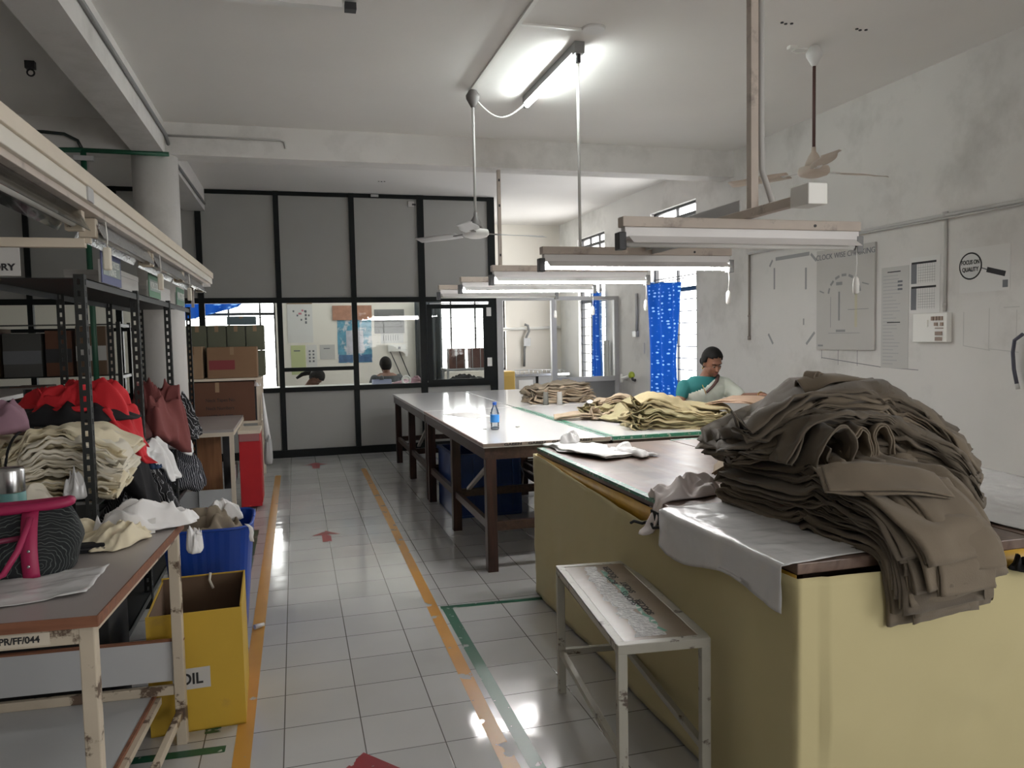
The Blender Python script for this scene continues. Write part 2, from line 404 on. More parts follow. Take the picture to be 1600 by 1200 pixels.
def tag(o, label=None, cat=None, group=None, kind=None):
    if label: o['label'] = label
    if cat: o['category'] = cat
    if group: o['group'] = group
    if kind: o['kind'] = kind
    return o
def thing(name, label, cat, loc=(0, 0, 0), rz=0.0, group=None):
    o = bpy.data.objects.new(name, None); C.objects.link(o); o.location = loc; o.rotation_euler = (0, 0, rz); o.empty_display_size = .1
    return tag(o, label, cat, group)
def struct(name, mb, m, parent=None, bevel=0.0):
    o = mb.build(name, m, parent, bevel)
    if parent is None: o['kind'] = 'structure'
    return o
def sempty(name, loc=(0, 0, 0)):
    o = bpy.data.objects.new(name, None); C.objects.link(o); o.location = loc; o['kind'] = 'structure'; return o
def copy_tree(o, parent=None):
    c = o.copy(); C.objects.link(c)
    if parent is not None: c.parent = parent
    for ch in o.children: copy_tree(ch, c)
    return c
def text(name, s, size, m, parent, loc, rot, align='CENTER', ext=0.0006, sx=1.0, bold=0.0):
    cu = bpy.data.curves.new(name, 'FONT'); cu.body = s; cu.size = size; cu.align_x = align; cu.align_y = 'CENTER'; cu.extrude = ext; cu.offset = bold
    t = bpy.data.objects.new(name, cu); C.objects.link(t)
    dg = bpy.context.evaluated_depsgraph_get(); dg.update()
    me = bpy.data.meshes.new_from_object(t.evaluated_get(dg)); bpy.data.objects.remove(t)
    o = bpy.data.objects.new(name, me); C.objects.link(o); me.materials.clear(); me.materials.append(m)
    o.location = loc; o.rotation_euler = rot; o.scale = (sx, 1, 1)
    if parent is not None: o.parent = parent
    return o
def evalmesh(o):
    dg = bpy.context.evaluated_depsgraph_get(); dg.update()
    return bpy.data.meshes.new_from_object(o.evaluated_get(dg))
def remeshed(mb, voxel, smooth_it=3):
    """joins overlapping closed shapes into one continuous surface"""
    me = mb.mesh('tmp'); o = bpy.data.objects.new('tmp', me); C.objects.link(o)
    r = o.modifiers.new('r', 'REMESH'); r.mode = 'VOXEL'; r.voxel_size = voxel
    if smooth_it:
        s = o.modifiers.new('s', 'SMOOTH'); s.iterations = smooth_it; s.factor = .5
    me2 = evalmesh(o); bpy.data.objects.remove(o)
    me2.polygons.foreach_set('use_smooth', [True]*len(me2.polygons))
    return me2

# ------------------------------------------------------------------ cloth
_T = np.random.RandomState(3).rand(256, 256)
def vn(x, y, seed=0):
    x = np.asarray(x, float)+seed*17.31; y = np.asarray(y, float)+seed*9.73
    xi = np.floor(x).astype(int); yi = np.floor(y).astype(int); fx = x-xi; fy = y-yi
    fx = fx*fx*fx*(fx*(fx*6-15)+10); fy = fy*fy*fy*(fy*(fy*6-15)+10)
    g = lambda a, b: _T[a % 256, b % 256]
    return ((g(xi, yi)*(1-fx)+g(xi+1, yi)*fx)*(1-fy)+(g(xi, yi+1)*(1-fx)+g(xi+1, yi+1)*fx)*fy)*2-1
def fbm(x, y, seed=0, o=3):
    r = 0; a = 1.0
    for k in range(o):
        r = r+a*vn(x*2**k, y*2**k, seed+k*5); a *= .5
    return r
def ridged(x, y, seed=0, o=3):
    r = 0; a = 1.0
    for k in range(o):
        r = r+a*(1-np.abs(vn(x*2**k, y*2**k, seed+k*3))*2); a *= .5
    return r
def resample(pts, n):
    P = np.array(pts, float)
    # catmull-rom
    Q = np.vstack([2*P[0]-P[1], P, 2*P[-1]-P[-2]]); out = []
    for i in range(1, len(Q)-2):
        for t in np.linspace(0, 1, 24, endpoint=False):
            a, b, c, d = Q[i-1], Q[i], Q[i+1], Q[i+2]
            out.append(.5*((2*b)+(-a+c)*t+(2*a-5*b+4*c-d)*t*t+(-a+3*b-3*c+d)*t**3))
    out.append(P[-1]); out = np.array(out)
    L = np.concatenate([[0], np.cumsum(np.linalg.norm(np.diff(out, axis=0), axis=1))])
    s = np.linspace(0, L[-1], n)
    return np.stack([np.interp(s, L, out[:, k]) for k in range(3)], 1), L[-1]

def garment(name, m, path, width, layers=4, gap=.006, th=.0035, seed=0, wr=.006, edge=.012, stag=.02, nu=46, lat=None, lat2=None, wide=None, bow=0.0,
            label=None, cat='trousers', group=None, parent=None, flip=False, folded=False, shared=None, own=.35, fq=1.0):
    """a folded garment: a serpentine of cloth layers swept along a path of 3D points; folded = the path runs out and back round a bend"""
    P, L = resample(path, nu)
    T = np.gradient(P, axis=0); T /= np.linalg.norm(T, axis=1)[:, None]
    u = np.linspace(0, 1, nu)
    if lat is None:
        d = P[-1]-P[0] if not folded else P[-1]-P[nu//2]
        d[2] = 0
        if np.linalg.norm(d) < 1e-6: d = np.array([1., 0, 0])
        d /= np.linalg.norm(d); lat = np.array([-d[1], d[0], 0])
    lat = np.array(lat, float); lat2 = lat if lat2 is None else np.array(lat2, float)
    tt = np.abs(u-.5)*2 if folded else u
    B = lat[None, :]*(1-tt)[:, None]+lat2[None, :]*tt[:, None]; B -= T*(B*T).sum(1)[:, None]; B /= np.linalg.norm(B, axis=1)[:, None]
    N = np.cross(T, B); k_ = int(nu*.8) if folded else nu//3
    if abs(N[k_, 2]) > .05: N = N*np.sign(N[k_, 2])
    rs = np.random.RandomState(seed+100); sec = []; lay = []
    m_ = 11
    for k in range(layers):
        xs = np.linspace(-.5, .5, m_) if (k % 2 == 0) != flip else np.linspace(.5, -.5, m_)
        inset = rs.rand()*.05*width
        for x in xs:
            sec.append((x*(width-inset), k*gap)); lay.append(k)
        if k < layers-1:
            sx = np.sign(xs[-1])
            for a in (-55, 0, 55):
                r = gap/2; sec.append((sx*((width-inset)/2+r*1.3*math.cos(math.radians(a))), k*gap+r+r*math.sin(math.radians(a)))); lay.append(k+.5)
    sec = np.array(sec); lay = np.array(lay)
    d = np.gradient(sec, axis=0); d /= np.linalg.norm(d, axis=1)[:, None]+1e-9; nn = np.stack([-d[:, 1], d[:, 0]], 1)
    ring = np.vstack([sec+nn*th/2, (sec-nn*th/2)[::-1]]); rl = np.concatenate([lay, lay[::-1]])
    stA = rs.rand(layers+1)*stag; stB = rs.rand(layers+1)*stag
    V = ring[:, 0]; Tt = ring[:, 1]
    U = np.repeat(u[:, None], len(ring), 1)
    a0 = np.interp(rl, np.arange(layers+1), stA)/L; b0 = np.interp(rl, np.arange(layers+1), stB)/L
    Uu = a0[None, :]+U*(1-a0-b0)[None, :]
    iu = np.clip(Uu*(nu-1), 0, nu-1); i0 = np.clip(np.floor(iu).astype(int), 0, nu-2); fr = (iu-i0)[..., None]
    lerp = lambda A: A[i0]*(1-fr)+A[i0+1]*fr
    PP, BB, NN = lerp(P), lerp(B), lerp(N)
    VV = np.repeat(V[None, :], nu, 0); LL = np.repeat(rl[None, :], nu, 0)
    S0 = Uu*L
    if folded:
        S = np.abs(S0-L/2); sg = np.tanh((S0-L/2)/.035); LL = LL+(sg > 0)*3
    else:
        S = S0; sg = 1.0
    wmod = 1+.05*vn(S*5, LL*.6, seed)
    if wide is not None: wmod = wmod*np.interp(Uu, np.linspace(0, 1, len(wide)), wide)
    ev = VV*wmod+edge*vn(S*7, LL*1.7, seed+2)+edge*1.5*vn(S*2.2, LL*.1, seed+3)
    sh = seed+4 if shared is None else shared
    def field(q, k):
        return (ridged(S*3.2*fq+VV*2.0*fq+.5*vn(S*3, VV*4, q+11), VV*4.2*fq-S*1.1*fq, q, 2)-.2)+.5*fbm(S*8*fq, VV*10*fq, q+1, 2)
    w = wr*field(sh, 0)*(1 if shared is None else 1)
    if shared is not None: w = w+wr*own*field(seed+4, 0)
    w = w+.0022*vn(S*15, LL*2+VV*9, seed+7)
    droop = -bow*(np.abs(VV)/(width/2))**3
    G = PP+BB*ev[..., None]+NN*(Tt[None, :]*(1+.25*vn(S*6, VV*5, seed+8))+sg*w+droop)[..., None]
    mb = MB(); mb.grid(G.tolist(), closed_v=True)
    nr = len(ring); h = nr//2
    for i in (0, nu-1):
        for j in range(h-1):
            q = (i*nr+j, i*nr+j+1, i*nr+(nr-2-j), i*nr+(nr-1-j)); mb.f.append(q if i == 0 else tuple(reversed(q))); mb.sm.append(False)
    o = mb.build(name, m, parent)
    if label: tag(o, label, cat, group)
    return o

def stack(n, bottom, top, names, mats, width, seed, label_fn, group, layers=2, nu=84, jitter=.02, yaw=.05, cat='trousers', wr=.010, ends=.06, fill=.8, own=.3, th=None, **kw):
    """n garments folded once end to end, lying on one another between a bottom and a top path; the bend is at the first point"""
    bo = np.array(bottom, float); to = np.array(top, float); rs = np.random.RandomState(seed); out = []
    mid = len(bo)//2
    dz = np.linalg.norm(to[mid]-bo[mid])/n
    for i in range(n):
        lo = bo*(1-(i+.12)/n)+to*((i+.12)/n); up = bo*(1-(i+.70)/n)+to*((i+.70)/n)
        c = up.mean(0); a = (rs.rand()-.5)*2*yaw; ca, sa = math.cos(a), math.sin(a); off = (rs.rand(2)-.5)*2*jitter
        for p in (lo, up):
            q = p-c; p[:, 0] = c[0]+q[:, 0]*ca-q[:, 1]*sa+off[0]; p[:, 1] = c[1]+q[:, 0]*sa+q[:, 1]*ca+off[1]
            d1 = p[-1]-p[-2]; d1 /= np.linalg.norm(d1); p[-1] += d1*(rs.rand()-.5)*ends
        d0 = (up[0]-up[1]); d0 /= np.linalg.norm(d0); e0 = (rs.rand()-.5)*ends
        lo[0] += d0*e0; up[0] += d0*e0
        bend = (lo[0]+up[0])/2+d0*dz*.42
        path = np.vstack([lo[::-1], bend[None], up])
        gap = max(.003, dz*.30*fill)
        o = garment(names, mats[rs.randint(len(mats))], path.tolist(), width*(.93+.14*rs.rand()), layers, gap, th or min(.007, gap*.8), seed*50+i, wr, nu=nu, label=label_fn(i), cat=cat, group=group, flip=bool(rs.randint(2)), folded=True, shared=seed, own=own, **kw)
        out.append(o)
    return out

ORD = ['lowest', 'second', 'third', 'fourth', 'fifth', 'sixth', 'seventh', 'eighth', 'ninth', 'tenth', 'eleventh', 'twelfth', 'thirteenth', 'fourteenth']

def crumple(name, m, center, rx, ry, h, seed, rot=0.0, ground=None, rag=.18, folds=5.0, fold_h=.4, nr=30, na=84, label=None, cat='cloth', group=None, parent=None, lean=(0, 0), prof=1.6, out=(1, 0)):
    """a heap of loose cloth: a closed mound with ridged folds and a ragged outline. ground(x,y)->z lets it hang over an edge"""
    P = []; cx, cy, cz = center; ca, sa = math.cos(rot), math.sin(rot)
    an = np.linspace(0, 2*PI, na, endpoint=False)
    rim = 1+rag*vn(np.cos(an)*1.6+3, np.sin(an)*1.6+3, seed)+rag*.5*vn(np.cos(an)*4, np.sin(an)*4, seed+1)+rag*.09*vn(np.cos(an)*9, np.sin(an)*11, seed+9)
    for i in range(nr):
        r = i/(nr-1); rr = r**.8
        x = rx*np.cos(an)*rim*rr; y = ry*np.sin(an)*rim*rr
        hh = h*(1-r**(prof*2))**.75
        xs, ys = x*folds/max(rx, ry), y*folds/max(rx, ry)
        fo = ridged(xs*.55+.8*vn(xs*.4, ys*.4, seed+2), ys*.55+.8*vn(xs*.4, ys*.4, seed+3), seed+4, 2)
        lo = fbm(xs*.35, ys*.35, seed+6, 2)
        z = hh*(.75+.35*lo)+h*fold_h*(fo-.25)*(1-r**6)*min(1, 3*(1-r)+.25)
        z = np.maximum(z, .006+0*z)
        z[:] = z if r < 1 else .003
        X = cx+x*ca-y*sa+lean[0]*z; Y = cy+x*sa+y*ca+lean[1]*z
        g = np.array([ground(a, b) for a, b in zip(X, Y)]) if ground else 0
        if ground:
            hg = np.clip(-g/.05, 0, 1); pu = hg*(.012+.022*(fo-.2)+.012*vn(xs*2.2, ys*2.2, seed+8)); X = X+out[0]*pu; Y = Y+out[1]*pu
        P.append(np.stack([X, Y, cz+z+g], 1).tolist())
    mb = MB(); mb.grid(P, closed_v=True)
    # underside
    base = len(mb.v); last = (nr-1)*na
    mb.v.append((cx, cy, cz+.001+(ground(cx, cy) if ground else 0)))
    for j in range(na):
        mb.f.append((last+(j+1) % na, last+j, base)); mb.sm.append(True)
    o = mb.build(name, m, parent)
    sm_ = o.modifiers.new('smooth', 'SMOOTH'); sm_.iterations = 4; sm_.factor = .5
    if label: tag(o, label, cat, group)
    return o

def sheet(name, m, fn, nu, nv, th=.0015, parent=None, label=None, cat='cloth', group=None):
    P = [[fn(i/(nu-1), j/(nv-1)) for j in range(nv)] for i in range(nu)]
    mb = MB(); mb.grid(P); o = mb.build(name, m, parent, solid=th)
    if label: tag(o, label, cat, group)
    return o
# ------------------------------------------------------------------ camera
XW, YP, YB, ZC, XL, YN = 4.60, 10.55, 13.1, 3.48, -6.0, -4.0
def cam():
    f, yaw, pitch, roll = 1205.808, 0.27334664, -0.06344028, -0.01975557
    cy, sy, cp, sp = math.cos(yaw), math.sin(yaw), math.cos(pitch), math.sin(pitch)
    F = Vector((sy*cp, cy*cp, sp)); r = Vector((cy, -sy, 0)); u = r.cross(F)
    r2 = r*math.cos(roll)+u*math.sin(roll); u2 = -r*math.sin(roll)+u*math.cos(roll)
    c = bpy.data.cameras.new('camera'); o = bpy.data.objects.new('camera', c); C.objects.link(o)
    c.sensor_width = 36; c.sensor_fit = 'HORIZONTAL'; c.lens = f/1600*36; c.clip_start = .05
    m = Matrix((r2, u2, -F)).transposed().to_4x4(); m.translation = (0, 0, 1.56); o.matrix_world = m
    bpy.context.scene.camera = o
cam()

# ------------------------------------------------------------------ room shell
floor = struct('floor', MB().box(XL-.2, XW+.2, YN-.2, YB+.2, -.1, 0), M['tile'])
struct('ceiling', MB().box(XL-.2, XW+.2, YN-.2, YB+.2, ZC, ZC+.15), M['ceil'])

def wall(name, axis, pos, th, a0, a1, z0, z1, holes, m):
    """wall slab normal to axis (0 x, 1 y) with rectangular openings (a0,a1,z0,z1)"""
    As = sorted({a0, a1}|{h[0] for h in holes}|{h[1] for h in holes}); Zs = sorted({z0, z1}|{h[2] for h in holes}|{h[3] for h in holes})
    mb = MB()
    for i in range(len(As)-1):
        for j in range(len(Zs)-1):
            ca, cz = (As[i]+As[i+1])/2, (Zs[j]+Zs[j+1])/2
            if any(h[0] < ca < h[1] and h[2] < cz < h[3] for h in holes): continue
            if axis == 0: mb.box(pos, pos+th, As[i], As[i+1], Zs[j], Zs[j+1])
            else: mb.box(As[i], As[i+1], pos, pos+th, Zs[j], Zs[j+1])
    return struct(name, mb, m)
WR = [(8.25, 9.46, .65, 3.12), (11.03, 12.2, .65, 3.12), (-2.6, -.2, .9, 2.9)]
WB = [(-1.75, -.28, .72, 2.32), (2.25, 3.58, .95, 2.25)]
WN = [(2.0, 3.6, .9, 2.4)]
WL = []
wall('wall_right', 0, XW, .2, YN-.2, YB+.2, 0, ZC, WR, M['wall'])
wall('wall_back', 1, YB, .2, XL, XW, 0, ZC, WB, M['backwall'])
wall('wall_near', 1, YN-.2, .2, XL, XW, 0, ZC, WN, M['wall'])
wall('wall_left', 0, XL-.2, .2, YN, YB, 0, ZC, WL, M['wall'])

# beams and column
struct('trim_1', MB().box(-1.285, -1.03, YN, 7.43, 3.20, ZC).box(-1.285, -1.03, 7.68, YP, 3.20, ZC), M['wall'])
struct('trim_2', MB().box(XL, XW, 7.43, 7.68, 3.20, ZC), M['wall'])
mb = MB(); mb.lathe([(.19, 0), (.19, 3.2)], -1.135, 7.56, 40)
struct('trim_3', mb, M['wall'])['label'] = 'round white plastered column under the beams'

# windows with grilles
wn = [0]
def window(axis, pos, a0, a1, z0, z1, nbars, vbars=(), trans=(), w=.028, depth=.05):
    wn[0] += 1; e = sempty('window_%d' % wn[0])
    def bx(mb, p0, p1, q0, q1, d=depth, off=.06):
        if axis == 0: return mb.box(pos+off, pos+off+d, p0, p1, q0, q1)
        return mb.box(p0, p1, pos+off, pos+off+d, q0, q1)
    mb = MB(); bx(mb, a0, a0+w, z0, z1); bx(mb, a1-w, a1, z0, z1); bx(mb, a0, a1, z0, z0+w); bx(mb, a0, a1, z1-w, z1)
    for t in trans: bx(mb, a0, a1, t-.022, t+.022)
    for v in vbars: bx(mb, v-.014, v+.014, z0, z1, .03, .07)
    mb.build('window_frame', M['iron'], e)
    g = MB()
    for k in range(1, nbars):
        z = z0+(z1-z0)*k/nbars; bx(g, a0, a1, z-.006, z+.006, .012, .05)
    g.build('grille', M['iron'], e)
    return e
window(0, XW, 8.25, 9.46, .65, 3.12, 17, (8.85,), (2.08, 2.98))
window(0, XW, 11.03, 12.2, .65, 3.12, 17, (11.42, 11.8), (2.08, 2.98))
window(0, XW, -2.6, -.2, .9, 2.9, 10, (-1.4,), (2.3,))
window(1, YB, -1.75, -.28, .72, 2.32, 4, (-1.0, -.52), (1.98,))
window(1, YB, 2.25, 3.58, .95, 2.25, 7, (2.62, 3.05), ())
window(1, YN-.2, 2.0, 3.6, .9, 2.4, 6, (2.8,), (2.1,))

# ------------------------------------------------------------------ black framed partition
part = sempty('wall_partition', (0, 0, 0))
MUL = [-5.02, -4.05, -3.05, -2.08, -1.12, -.17, .79, 1.71, 2.70]
HW = [.03, .03, .03, .035, .035, .033, .035, .045, .05]
part['label'] = 'black framed partition with grey boards above and below a band of glass'
for x, h in zip(MUL, HW): MB().box(x-h, x+h, YP, YP+.07, 0, ZC-.002).build('mullion', M['black'], part)
f = MB()
f.box(-5.9, 2.75, YP+.002, YP+.068, 3.425, ZC-.004).box(-5.9, 2.75, YP-.004, YP+.074, 2.035, 2.105).box(-5.9, 2.75, YP-.004, YP+.074, .865, .925).box(-5.9, 2.66, YP-.012, YP+.08, 0.0, .10)
f.box(-5.9, -1.12, YP+.002, YP+.068, 1.70, 1.745).box(-.17, .79, YP+.002, YP+.068, 1.135, 1.185)
f.build('rail', M['black'], part)
for i in range(len(MUL)-1):
    a, b = MUL[i]+HW[i], MUL[i+1]-HW[i+1]
    MB().box(a, b, YP+.028, YP+.044, 2.105, 3.425).build('upper_board', M['panel'], part)
    MB().box(a, b, YP+.028, YP+.044, .10, .865).build('lower_board', M['panel'], part)
    if i < 7:
        MB().box(a, b, YP+.034, YP+.038, .925, 2.035).build('glass_pane', M['glass'], part)
# glazed door leaf
door = sempty('door_1'); door['label'] = 'glazed leaf in black frame with two white hinges'
MB().box(1.762, 1.83, YP-.02, YP+.03, .90, 2.0).box(2.56, 2.645, YP-.02, YP+.03, .90, 2.0).box(1.83, 2.56, YP-.02, YP+.03, 1.94, 2.0).box(1.83, 2.56, YP-.02, YP+.03, .90, .965).build('door_frame', M['black'], door)
MB().box(1.83, 2.56, YP, YP+.006, .965, 1.94).build('glass_pane', M['glassdark'], door)
for z in (1.83, 1.13): MB().box(2.60, 2.665, YP-.032, YP-.02, z, z+.12).build('hinge', M['whiteplastic'], door)
MB().box(1.80, 2.5, YP-.026, YP-.02, 2.002, 2.02).build('closer_strip', M['alu'], door)
sw = thing('ceiling_clip', 'small pale clip fixed over the black top rail of the partition', 'clip', (1.10, YP-.02, 3.455)); MB().box(-.05, .05, -.012, .012, -.02, .012).build('clip_body', M['alu'], sw)
pt = thing('sensor_box', 'small pinkish box at the upper right corner of a grey board', 'sensor', (1.60, YP+.02, 3.36)); MB().box(-.05, .03, -.02, 0, -.04, .03).build('sensor_case', M['paper2'], pt); MB().box(0, .05, -.03, 0, -.02, .0).build('sensor_eye', M['dark'], pt)

# ------------------------------------------------------------------ aluminium glazed screen with open doorway
scr = sempty('window_7'); scr['label'] = 'pale aluminium screen with one glass pane over a grey panel'
s = MB().box(2.752, 2.84, YP-.01, YP+.06, 0, 2.10).box(3.565, 3.64, YP-.01, YP+.06, 0, 2.10).box(4.535, XW, YP-.01, YP+.06, 0, 2.10)
s.box(2.84, 3.565, YP-.01, YP+.06, 2.045, 2.10).box(3.64, 4.535, YP-.01, YP+.06, 2.045, 2.10).box(3.64, 4.535, YP-.012, YP+.06, .86, .93)
s.build('screen_frame', M['alu'], scr)
MB().box(3.64, 4.535, YP+.02, YP+.026, .93, 2.045).build('glass_pane', M['glass'], scr)
MB().box(3.64, 4.535, YP+.015, YP+.03, 0.0, .86).build('grey_panel', mat('grey kick panel', (.20, .20, .20), .5), scr)

# ------------------------------------------------------------------ paint on the floor (children of the floor)
def strip(name, m, pts, w):
    mb = MB(); vs = []
    for i, p in enumerate(pts):
        a = Vector(pts[max(0, i-1)]); b = Vector(pts[min(len(pts)-1, i+1)]); d = (b-a).normalized(); n = Vector((-d.y, d.x))
        vs += [(p[0]+n.x*w/2, p[1]+n.y*w/2, .0012), (p[0]-n.x*w/2, p[1]-n.y*w/2, .0012)]
    mb.add(vs, [(2*i, 2*i+1, 2*i+3, 2*i+2) for i in range(len(pts)-1)])
    o = mb.build(name, m, floor); return o
strip('orange_line', M['orange_paint'], [(-.245, -1), (-.245, 3), (-.24, 6), (-.235, 9.2)], .065)
strip('worn_orange_line', M['orange_worn'], [(.70, .5), (.70, 3.0), (.715, 4.6), (.73, 6.5), (.74, 9.3)], .062)
strip('green_line', M['green_paint'], [(.79, .5), (.79, 4.29)], .058)
strip('green_line', M['green_paint'], [(.755, 4.31), (1.40, 4.27)], .045)
strip('green_line', M['green_paint'], [(-.37, 3.2), (-.365, 6.6)], .06)
strip('green_line', M['green_paint'], [(-.31, 3.06), (-1.0, 3.09)], .05)
def arrow(x, y, s, m):
    vs = [(x-.05*s, y-.25*s), (x+.05*s, y-.25*s), (x+.05*s, y+.05*s), (x+.16*s, y+.05*s), (x, y+.25*s), (x-.16*s, y+.05*s), (x-.05*s, y+.05*s)]
    MB().add([(a, b, .0014) for a, b in vs], [tuple(range(7))]).build('red_arrow', m, floor)
arrow(.19, 6.2, .7, M['red_paint']); arrow(.195, 2.62, 1.0, M['red_paint']); arrow(.2, 9.75, .9, M['red_paint'])

# ------------------------------------------------------------------ lights
def portal(loc, sx, sy, rot):
    l = bpy.data.lights.new('window_daylight', 'AREA'); l.shape = 'RECTANGLE'; l.size = sx; l.size_y = sy; l.cycles.is_portal = True
    o = bpy.data.objects.new('window_daylight', l); C.objects.link(o); o.location = loc; o.rotation_euler = rot
for h in WR: portal((XW+.1, (h[0]+h[1])/2, (h[2]+h[3])/2), h[3]-h[2], h[1]-h[0], (0, PI/2, 0))
for h in WB: portal(((h[0]+h[1])/2, YB+.1, (h[2]+h[3])/2), h[1]-h[0], h[3]-h[2], (-PI/2, 0, 0))
for h in WN: portal(((h[0]+h[1])/2, YN-.1, (h[2]+h[3])/2), h[1]-h[0], h[3]-h[2], (PI/2, 0, 0))
for h in WL: portal((XL-.1, (h[0]+h[1])/2, (h[2]+h[3])/2), h[3]-h[2], h[1]-h[0], (0, -PI/2, 0))
w = bpy.data.worlds.new('overcast_sky'); bpy.context.scene.world = w; w.use_nodes = True
bg = w.node_tree.nodes['Background']; bg.inputs[0].default_value = (1.0, .99, .975, 1); bg.inputs[1].default_value = 6.0
sc = bpy.context.scene
sc.view_settings.view_transform = 'Standard'; sc.view_settings.look = 'None'; sc.view_settings.gamma = 1; sc.view_settings.exposure = 0.6
sc.cycles.use_denoising = True
sc.cycles.max_bounces = 10; sc.cycles.diffuse_bounces = 6; sc.cycles.transparent_max_bounces = 12; sc.cycles.caustics_reflective = False; sc.cycles.caustics_refractive = False
sc.cycles.sample_clamp_indirect = 6.0
# ------------------------------------------------------------------ white topped tables
def white_table(label, x0, x1, y0, y1, top, front=None, mid=True):
    t = thing('checking_table', label, 'table', ((x0+x1)/2, (y0+y1)/2, 0), 0, 'white topped checking tables')
    hx, hy = (x1-x0)/2, (y1-y0)/2
    MB().box(-hx, hx, -hy, hy, .828, .855).build('tabletop', top, t, bevel=.003)
    MB().box(-hx+.01, hx-.01, -hy+.012, -hy+.042, .75, .828).box(-hx+.01, hx-.01, hy-.042, hy-.012, .75, .828).box(-hx+.012, -hx+.042, -hy+.042, hy-.042, .75, .828).box(hx-.042, hx-.012, -hy+.042, hy-.042, .75, .828).build('apron', M['mahogany_h'], t)
    ys = [-hy+.05, 0, hy-.05] if mid else [-hy+.05, hy-.05]
    for sx in (-1, 1):
        for y in ys:
            MB().box(sx*(hx-.055)-.035, sx*(hx-.055)+.035, y-.035, y+.035, 0, .80).build('leg', M['mahogany'], t, bevel=.003)
        MB().box(sx*(hx-.055)-.016, sx*(hx-.055)+.016, -hy+.08, hy-.08, .27, .325).build('stretcher', M['mahogany_h'], t)
    for y in ys: MB().box(-hx+.09, hx-.09, y-.018, y+.018, .27, .33).build('stretcher', M['mahogany_h'], t)
    MB().bar((-hx+.06, -hy+.1, .70), (-hx+.06, -hy+.75, .42), .03, .02).build('brace', M['grey_lam'], t)
    return t, hx, hy
t, hx, hy = white_table('white topped table with printed tape on its near edge, a water bottle on top', 1.155, 2.045, 4.84, 7.23, M['tabletop_white'])
MB().box(-hx, hx, -hy-.0035, -hy, .836, .857).build('edge_tape', mat('printed brown tape', (.30, .24, .20), .5, var=.25, vscale=20), t)
for k in range(4): text('tape_lettering', 'GABEN', .022, M['ink'], t, (-hx+.20+k*.165, -hy-.0042, .846), (PI/2, 0, 0), sx=1.7, bold=.0007)
MB().box(-hx-.002, -hx+.012, -hy, hy, .836, .8565).build('side_tape', mat('torn side tape', (.34, .27, .24), .6, var=.5, vscale=30), t)
MB().box(hx-.03, hx, -hy, hy, .8552, .8562).build('green_tape', M['green_tape'], t)
t, hx, hy = white_table('white topped table with green taped edges carrying the khaki trouser heaps', 2.06, 3.09, 4.84, 7.23, M['tabletop_white'])
MB().box(-hx, hx, -hy-.003, -hy+.012, .834, .8572).build('edge_tape', M['green_tape'], t)
MB().box(-hx, -hx+.035, -hy+.012, hy, .8552, .8564).build('green_tape', M['green_tape'], t)
white_table('white topped table beside the aisle nearest the black partition', 1.155, 2.045, 7.25, 9.62, M['tabletop_white'])
white_table('white topped table in the far row carrying the furthest taupe heap', 2.06, 3.09, 7.25, 9.62, M['tabletop_white'])

# ------------------------------------------------------------------ brown topped tables behind the yellow skirt
def brown_table(label, x0, x1, y0, y1):
    t = thing('brown_table', label, 'table', ((x0+x1)/2, (y0+y1)/2, 0), 0, 'brown topped tables pushed together')
    hx, hy = (x1-x0)/2, (y1-y0)/2
    MB().box(-hx, hx, -hy, hy, .852, .885).build('tabletop', M['brown_top'], t, bevel=.003)
    MB().box(-hx+.07, hx-.07, -hy+.07, -hy+.10, .77, .852).box(-hx+.07, hx-.07, hy-.10, hy-.07, .77, .852).box(-hx+.07, -hx+.10, -hy+.1, hy-.1, .77, .852).box(hx-.10, hx-.07, -hy+.1, hy-.1, .77, .852).build('apron', M['mahogany_h'], t)
    for sx in (-1, 1):
        for y in (-hy+.1, 0, hy-.1):
            MB().box(sx*(hx-.1)-.035, sx*(hx-.1)+.035, y-.035, y+.035, 0, .79).build('leg', M['mahogany'], t)
    return t, hx, hy
YA, YBK = 1.885, 4.36
t, hx, hy = brown_table('worn brown topped table on the aisle side with a green edge, draped in yellow cloth', 1.372, 2.235, YA, YBK)
MB().box(-hx-.003, -hx+.03, -.35, hy, .872, .8862).box(-hx, -hx+.28, hy-.018, hy+.003, .87, .8862).build('edge_tape', M['green_tape'], t)
t, hx, hy = brown_table('worn brown topped table on the wall side beyond the long joint', 2.242, 3.085, YA+.01, YBK)
MB().box(-hx, hx, hy-.03, hy+.002, .872, .8862).build('edge_tape', M['green_tape'], t)
MB().box(hx-.05, hx+.003, -hy, hy, .868, .889).build('border_strip', mat('greyish brown border strip', (.155, .115, .10), .45, var=.1), t)

